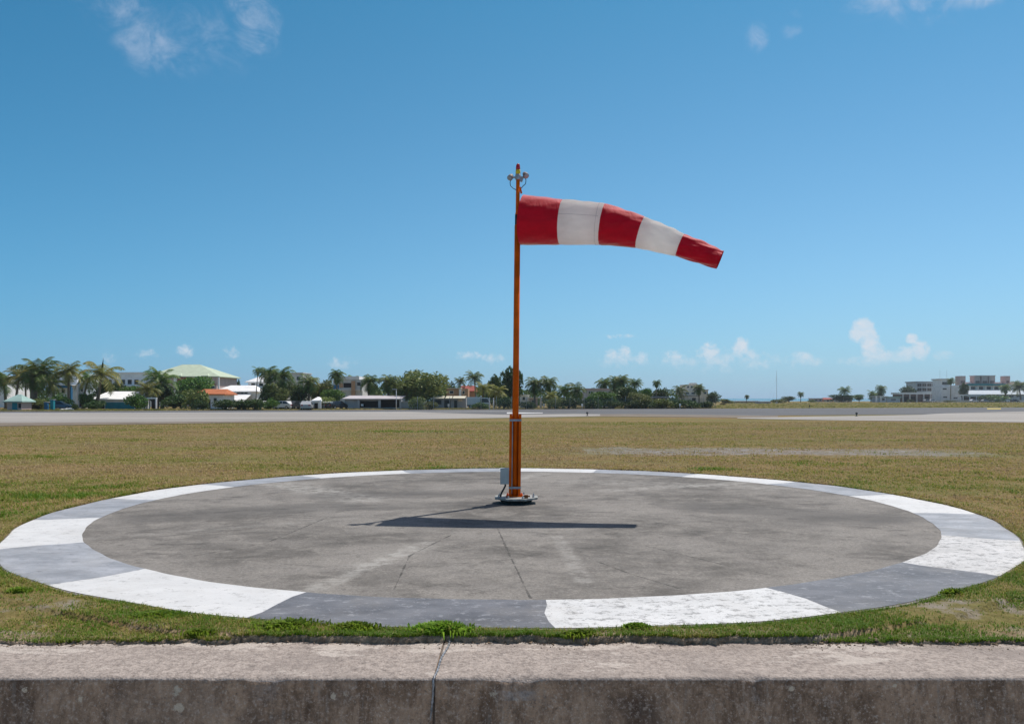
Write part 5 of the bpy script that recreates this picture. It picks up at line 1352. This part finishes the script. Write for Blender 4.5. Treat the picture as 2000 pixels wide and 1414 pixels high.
car('white', 554, 142, 2.7, 'white car seen from its side between the dark hedge and the little kiosks', GC)
car('dark', 579, 143, 1.2, 'dark car seen end on left of the bluish little kiosk', GC)
car('blue', 117, 132, 0.2, 'dark blue car parked below the white house with blue porch', GC)
car('dark', 660, 140, 0.9, 'dark car parked left of the long grey shed', GC)
car('silver', 600, 135, 1.7, 'silver car parked in front of the bluish little kiosk', GC)
GC2 = 'cars along the white wall at far right'
for px, k, l in ((1902, 'white', 'white car under the white flat canopy at right'), (1925, 'silver', 'silver car just right of the white canopy'), (1944, 'white', 'white car below the green bush at right'), (1962, 'white_van', 'white van among the cars at far right'), (1981, 'dark', 'dark car near the right picture edge'), (1821, 'white', 'white car before the low brown building'), (1812, 'silver', 'silver car left of the white car by the brown building')):
    car(k, px, 402, 0.05 + random.random() * 0.2, l, GC2)
# truck
t = thing('truck', 'white box truck with dark window behind the fence left of the mast', 'truck', (X(934, 146), 146, GZ), 0.05)
MB().box(-2.0, 0.35, -1.05, 1.05, 0.75, 2.15).build('cargo_box', 'car_white', t)
cab = MB(); vs = [(x_, sy * 1.0, z_) for sy in (-1, 1) for x_, z_ in ((0.45, .5), (2.1, .5), (2.15, 1.1), (1.75, 2.0), (0.45, 2.05))]
cab.add(vs, [(0, 1, 2, 3, 4), (9, 8, 7, 6, 5)] + [(i, 5 + i, 5 + (i + 1) % 5, (i + 1) % 5) for i in range(5)]); cab.build('cab', 'car_white', t)
g = MB(); g.add([(0.6, -1.006, 1.2), (1.95, -1.006, 1.2), (1.68, -1.006, 1.85), (0.6, -1.006, 1.9)], [(0, 1, 2, 3)]); g.add([(2.12, -.85, 1.25), (2.12, .85, 1.25), (1.80, .85, 1.93), (1.80, -.85, 1.93)], [(0, 1, 2, 3)]); g.build('windows', 'glass', t)
MB().box(-2.0, 2.0, -.9, .9, .5, .74).build('chassis', 'dark_steel', t)
for sx in (-1.3, 1.3):
    for sy in (-1, 1):
        w = MB(); w.tube([(sx, sy * 0.75, .42), (sx, sy * 1.0, .42)], .42, 16, smooth=False); wo = w.build('wheel', 'tyre', t)
        MB().tube([(sx, sy * 1.001, .42), (sx, sy * 1.02, .42)], .24, 12, smooth=False).build('rim', 'rim', wo)

# pale stones on the verge at the left
st = np.random.default_rng(5)
for i, (px, l) in enumerate(((122, 'leftmost pale stone block at the runway edge below the blue car'), (130, 'middle pale stone block at the runway edge below the blue car'), (137, 'rightmost pale stone block beside the small dark bush'))):
    b = MB(); b.lathe([(0.28, -0.05), (0.36, 0.1), (0.30, 0.28), (0.12, 0.36)], 7, 0, (0, 0), False, i * 0.7); b.v = [(x_ * (1.5 + .2 * i), y_ * .8, z_ * (0.8 + .15 * i) + 0.04 * st.normal()) for x_, y_, z_ in b.v]
    o = b.build('stone_block', 'offwhite'); o.location = (X(px, 125.5), 125.5, GZ); tag(o, l, 'stone', 'pale stones at the runway edge')

# ------------------------------------------------------------------ light, sky, camera
SUN_EL, SUN_AZ = R(59.5), R(43.3)     # azimuth clockwise from +Y
sd = Vector((math.sin(SUN_AZ) * math.cos(SUN_EL), math.cos(SUN_AZ) * math.cos(SUN_EL), math.sin(SUN_EL)))
ld_ = bpy.data.lights.new('sun', 'SUN'); ld_.energy = 4.2; ld_.angle = R(0.53); ld_.color = (1.0, 0.955, 0.89)
lo = bpy.data.objects.new('sun', ld_); COL.objects.link(lo); lo.rotation_euler = (-sd).to_track_quat('-Z', 'Y').to_euler(); lo.location = (40, 40, 80)

w = bpy.data.worlds.new('World'); scene.world = w; w.use_nodes = True
t = NT(w.node_tree); bgn = t.n['Background']
sky = t.n.new('ShaderNodeTexSky'); sky.sky_type = 'NISHITA'; sky.sun_disc = False
sky.sun_elevation = SUN_EL; sky.sun_rotation = SUN_AZ; sky.altitude = 0; sky.air_density = 0.7; sky.dust_density = 0.0; sky.ozone_density = 10.0
STR = 0.11
bgn.inputs['Strength'].default_value = STR
dirv = t.n.new('ShaderNodeTexCoord').outputs['Generated']
dirn = t.vm('NORMALIZE', dirv)
dx_, dy_, dz_ = t.xyz(dirn)
az = t.m('ARCTAN2', dx_, dy_); el = t.m('ARCSINE', dz_)
def azel(px, py):
    a = math.atan((px - 1000) / F); return a, math.atan((HY - py) / F * math.cos(a))
def blob(px, py, rx, ry, k=1.0):
    a, e = azel(px, py); c = math.cos(a) ** 2
    u = t.m('MULTIPLY', t.m('SUBTRACT', az, a), F / (rx * c)); v = t.m('MULTIPLY', t.m('SUBTRACT', el, e), F / (ry * math.cos(a)))
    r2 = t.m('ADD', t.m('MULTIPLY', u, u), t.m('MULTIPLY', v, v))
    return t.m('MULTIPLY', t.m('SUBTRACT', 1.0, r2, clamp=True), k)
def union(bs):
    o = bs[0]
    for b in bs[1:]: o = t.m('MAXIMUM', o, b)
    return o
cum = union([blob(*a) for a in [
    (1686, 640, 26, 26, 1.35), (1674, 652, 22, 22, 1.0), (1698, 664, 24, 34, 1.15), (1706, 692, 30, 30, 0.95), (1740, 698, 46, 18, 0.9), (1770, 692, 34, 20, 0.95), (1796, 684, 24, 26, 1.0), (1782, 662, 16, 14, 0.9), (1842, 694, 26, 12, 0.6), (1690, 704, 70, 14, 0.6),
    (1196, 698, 26, 20, 0.72), (1218, 696, 24, 24, 0.85), (1254, 702, 22, 18, 0.6), (1312, 700, 30, 20, 0.78), (1345, 704, 34, 14, 0.6), (1386, 688, 26, 24, 0.9), (1402, 702, 40, 20, 0.7), (1446, 680, 24, 28, 0.92), (1466, 700, 30, 24, 0.72), (1484, 710, 26, 16, 0.62), (1400, 704, 150, 32, 0.46), (1215, 706, 70, 22, 0.4), (1560, 706, 70, 18, 0.36), (1516, 702, 22, 12, 0.5), (1566, 698, 28, 16, 0.72), (1590, 706, 24, 12, 0.55),
    (288, 690, 34, 13, 0.5), (362, 686, 24, 17, 0.56), (452, 688, 22, 17, 0.48), (665, 708, 40, 17, 0.46), (215, 697, 20, 18, 0.42), (912, 694, 38, 11, 0.5), (962, 702, 30, 18, 0.48), (1205, 657, 60, 7, 0.35)]])
n1 = t.noise(dirn, 88, 9, 0.68, 0.3)
cumd = t.m('MULTIPLY', t.step(t.m('ADD', cum, t.m('MULTIPLY', t.m('SUBTRACT', n1, 0.5), 2.5)), 0.10, 1.05), t.step(cum, 0.0, 0.32))
cumd = t.m('MULTIPLY', cumd, t.step(el, azel(1450, 722)[1], azel(1450, 680)[1], 0.58, 1.0))
n4 = t.noise(t.map(dirn, (1, 1, 1.5), (2, 5, 1)), 95, 5, 0.6, 0.4)
wis = union([blob(*a) for a in [(290, 95, 100, 70, 0.75), (255, 30, 120, 70, 0.5), (390, 70, 130, 80, 0.46), (502, 50, 64, 80, 0.8), (480, 5, 60, 40, 0.7), (450, 110, 90, 60, 0.35), (340, 130, 70, 40, 0.4), (190, 5, 70, 30, 0.5),
    (1800, 4, 200, 26, 0.75), (1720, -2, 110, 34, 1.0), (1900, -6, 110, 30, 1.0), (1770, 25, 60, 30, 0.45), (1480, 72, 34, 34, 0.6), (1545, 62, 30, 18, 0.6), (1560, 25, 30, 14, 0.35), (1830, 30, 110, 30, 0.4)]])
n2 = t.noise(t.map(dirn, (1, 1, 1.0)), 22, 9, 0.70, 1.1)
n3 = t.noise(dirn, 38, 6, 0.65, 0.6)
wisd = t.m('MULTIPLY', t.step(t.m('ADD', wis, t.m('ADD', t.m('MULTIPLY', t.m('SUBTRACT', n2, 0.5), 2.6), t.m('MULTIPLY', t.m('SUBTRACT', n3, 0.5), 0.9))), 0.1, 1.7), t.step(wis, 0.0, 0.6))
# the sky seen through a polarising filter: darker where the light is scattered square to the sun, paler towards the horizon haze
cs = t.vm('DOT_PRODUCT', dirn, tuple(sd), out=1)
c2 = t.m('MULTIPLY', cs, cs)
pol = t.m('DIVIDE', t.m('SUBTRACT', 1.0, c2), t.m('ADD', 1.0, c2))
elc = t.m('MINIMUM', t.m('MAXIMUM', el, 0.0), 0.5)
sr, sg_, sb = t.xyz(sky.outputs[0])
def chan(src, gain, k, e):
    g = t.m('MULTIPLY', t.m('SUBTRACT', 1.0, t.m('MULTIPLY', pol, k)), t.m('SUBTRACT', 1.0, t.m('MULTIPLY', t.m('SUBTRACT', elc, 0.277), e)))
    return t.m('MULTIPLY', t.m('MULTIPLY', src, gain), g)
graded = t.vec(chan(sr, 1.48, 0.98, 1.7), chan(sg_, 1.64, 0.35, 0.0), chan(sb, 1.25, 0.20, 0.0))
high = t.vec(t.m('MULTIPLY', sr, 4.3), t.m('MULTIPLY', sg_, 1.8), t.m('MULTIPLY', sb, 0.95))
graded = t.mix(t.step(el, 0.48, 0.75), graded, high)
hzw = t.m('EXPONENT', t.m('DIVIDE', t.m('MAXIMUM', el, 0.0), -0.14))
pw = t.m('SUBTRACT', 1.0, t.m('MULTIPLY', t.m('SUBTRACT', pol, 0.73), 0.9))
hzc = t.vec(t.m('MULTIPLY', pw, 0.318 / STR), t.m('MULTIPLY', t.m('ADD', t.m('MULTIPLY', pw, 0.9), 0.1), 0.470 / STR), t.m('MULTIPLY', t.m('ADD', t.m('MULTIPLY', pw, 0.4), 0.6), 0.655 / STR))
skyc = t.mix(hzw, graded, hzc)
hz = t.step(el, 0.0, 0.16, 1, 0)
cl1 = t.mix(t.m('MULTIPLY', cumd, t.step(n4, 0.25, 0.70, 0.60, 1.0)), skyc, tuple(v / STR for v in (0.66, 0.735, 0.82)))
cl2 = t.mix(t.m('MULTIPLY', wisd, 0.60), cl1, tuple(v / STR for v in (0.52, 0.60, 0.76)))
t.l.new(cl2, bgn.inputs['Color'])

hm = bpy.data.materials.new('sea_haze'); hm.use_nodes = True
for n_ in list(hm.node_tree.nodes):
    if n_.type != 'OUTPUT_MATERIAL': hm.node_tree.nodes.remove(n_)
pv = hm.node_tree.nodes.new('ShaderNodeVolumePrincipled'); pv.inputs['Density'].default_value = 0.00018; pv.inputs['Color'].default_value = (0.80, 0.88, 0.96, 1); pv.inputs['Anisotropy'].default_value = 0.3
hm.node_tree.links.new(pv.outputs[0], hm.node_tree.nodes['Material Output'].inputs['Volume']); M['haze'] = hm
hz_ = MB().box(-620, 620, -40, 900, -7.5, 24).build('haze', 'haze'); tag(hz_, 'thin pale sea haze over the airfield', 'haze', kind='stuff')
cam = bpy.data.cameras.new('camera'); co = bpy.data.objects.new('camera', cam); COL.objects.link(co)
cam.sensor_width = 36; cam.lens = 36 * F / 2000; cam.shift_y = (HY - 707) / 2000; cam.clip_start = 0.05; cam.clip_end = 60000
co.location = (0, 0, H); co.rotation_euler = (R(90), 0, 0)
scene.camera = co
scene.render.engine = 'CYCLES'
scene.cycles.use_denoising = True
scene.cycles.max_bounces = 6; scene.cycles.transparent_max_bounces = 6
vs_ = scene.view_settings; vs_.view_transform = 'Standard'; vs_.look = 'None'; vs_.gamma = 1; vs_.exposure = 0.0; vs_.use_curve_mapping = False
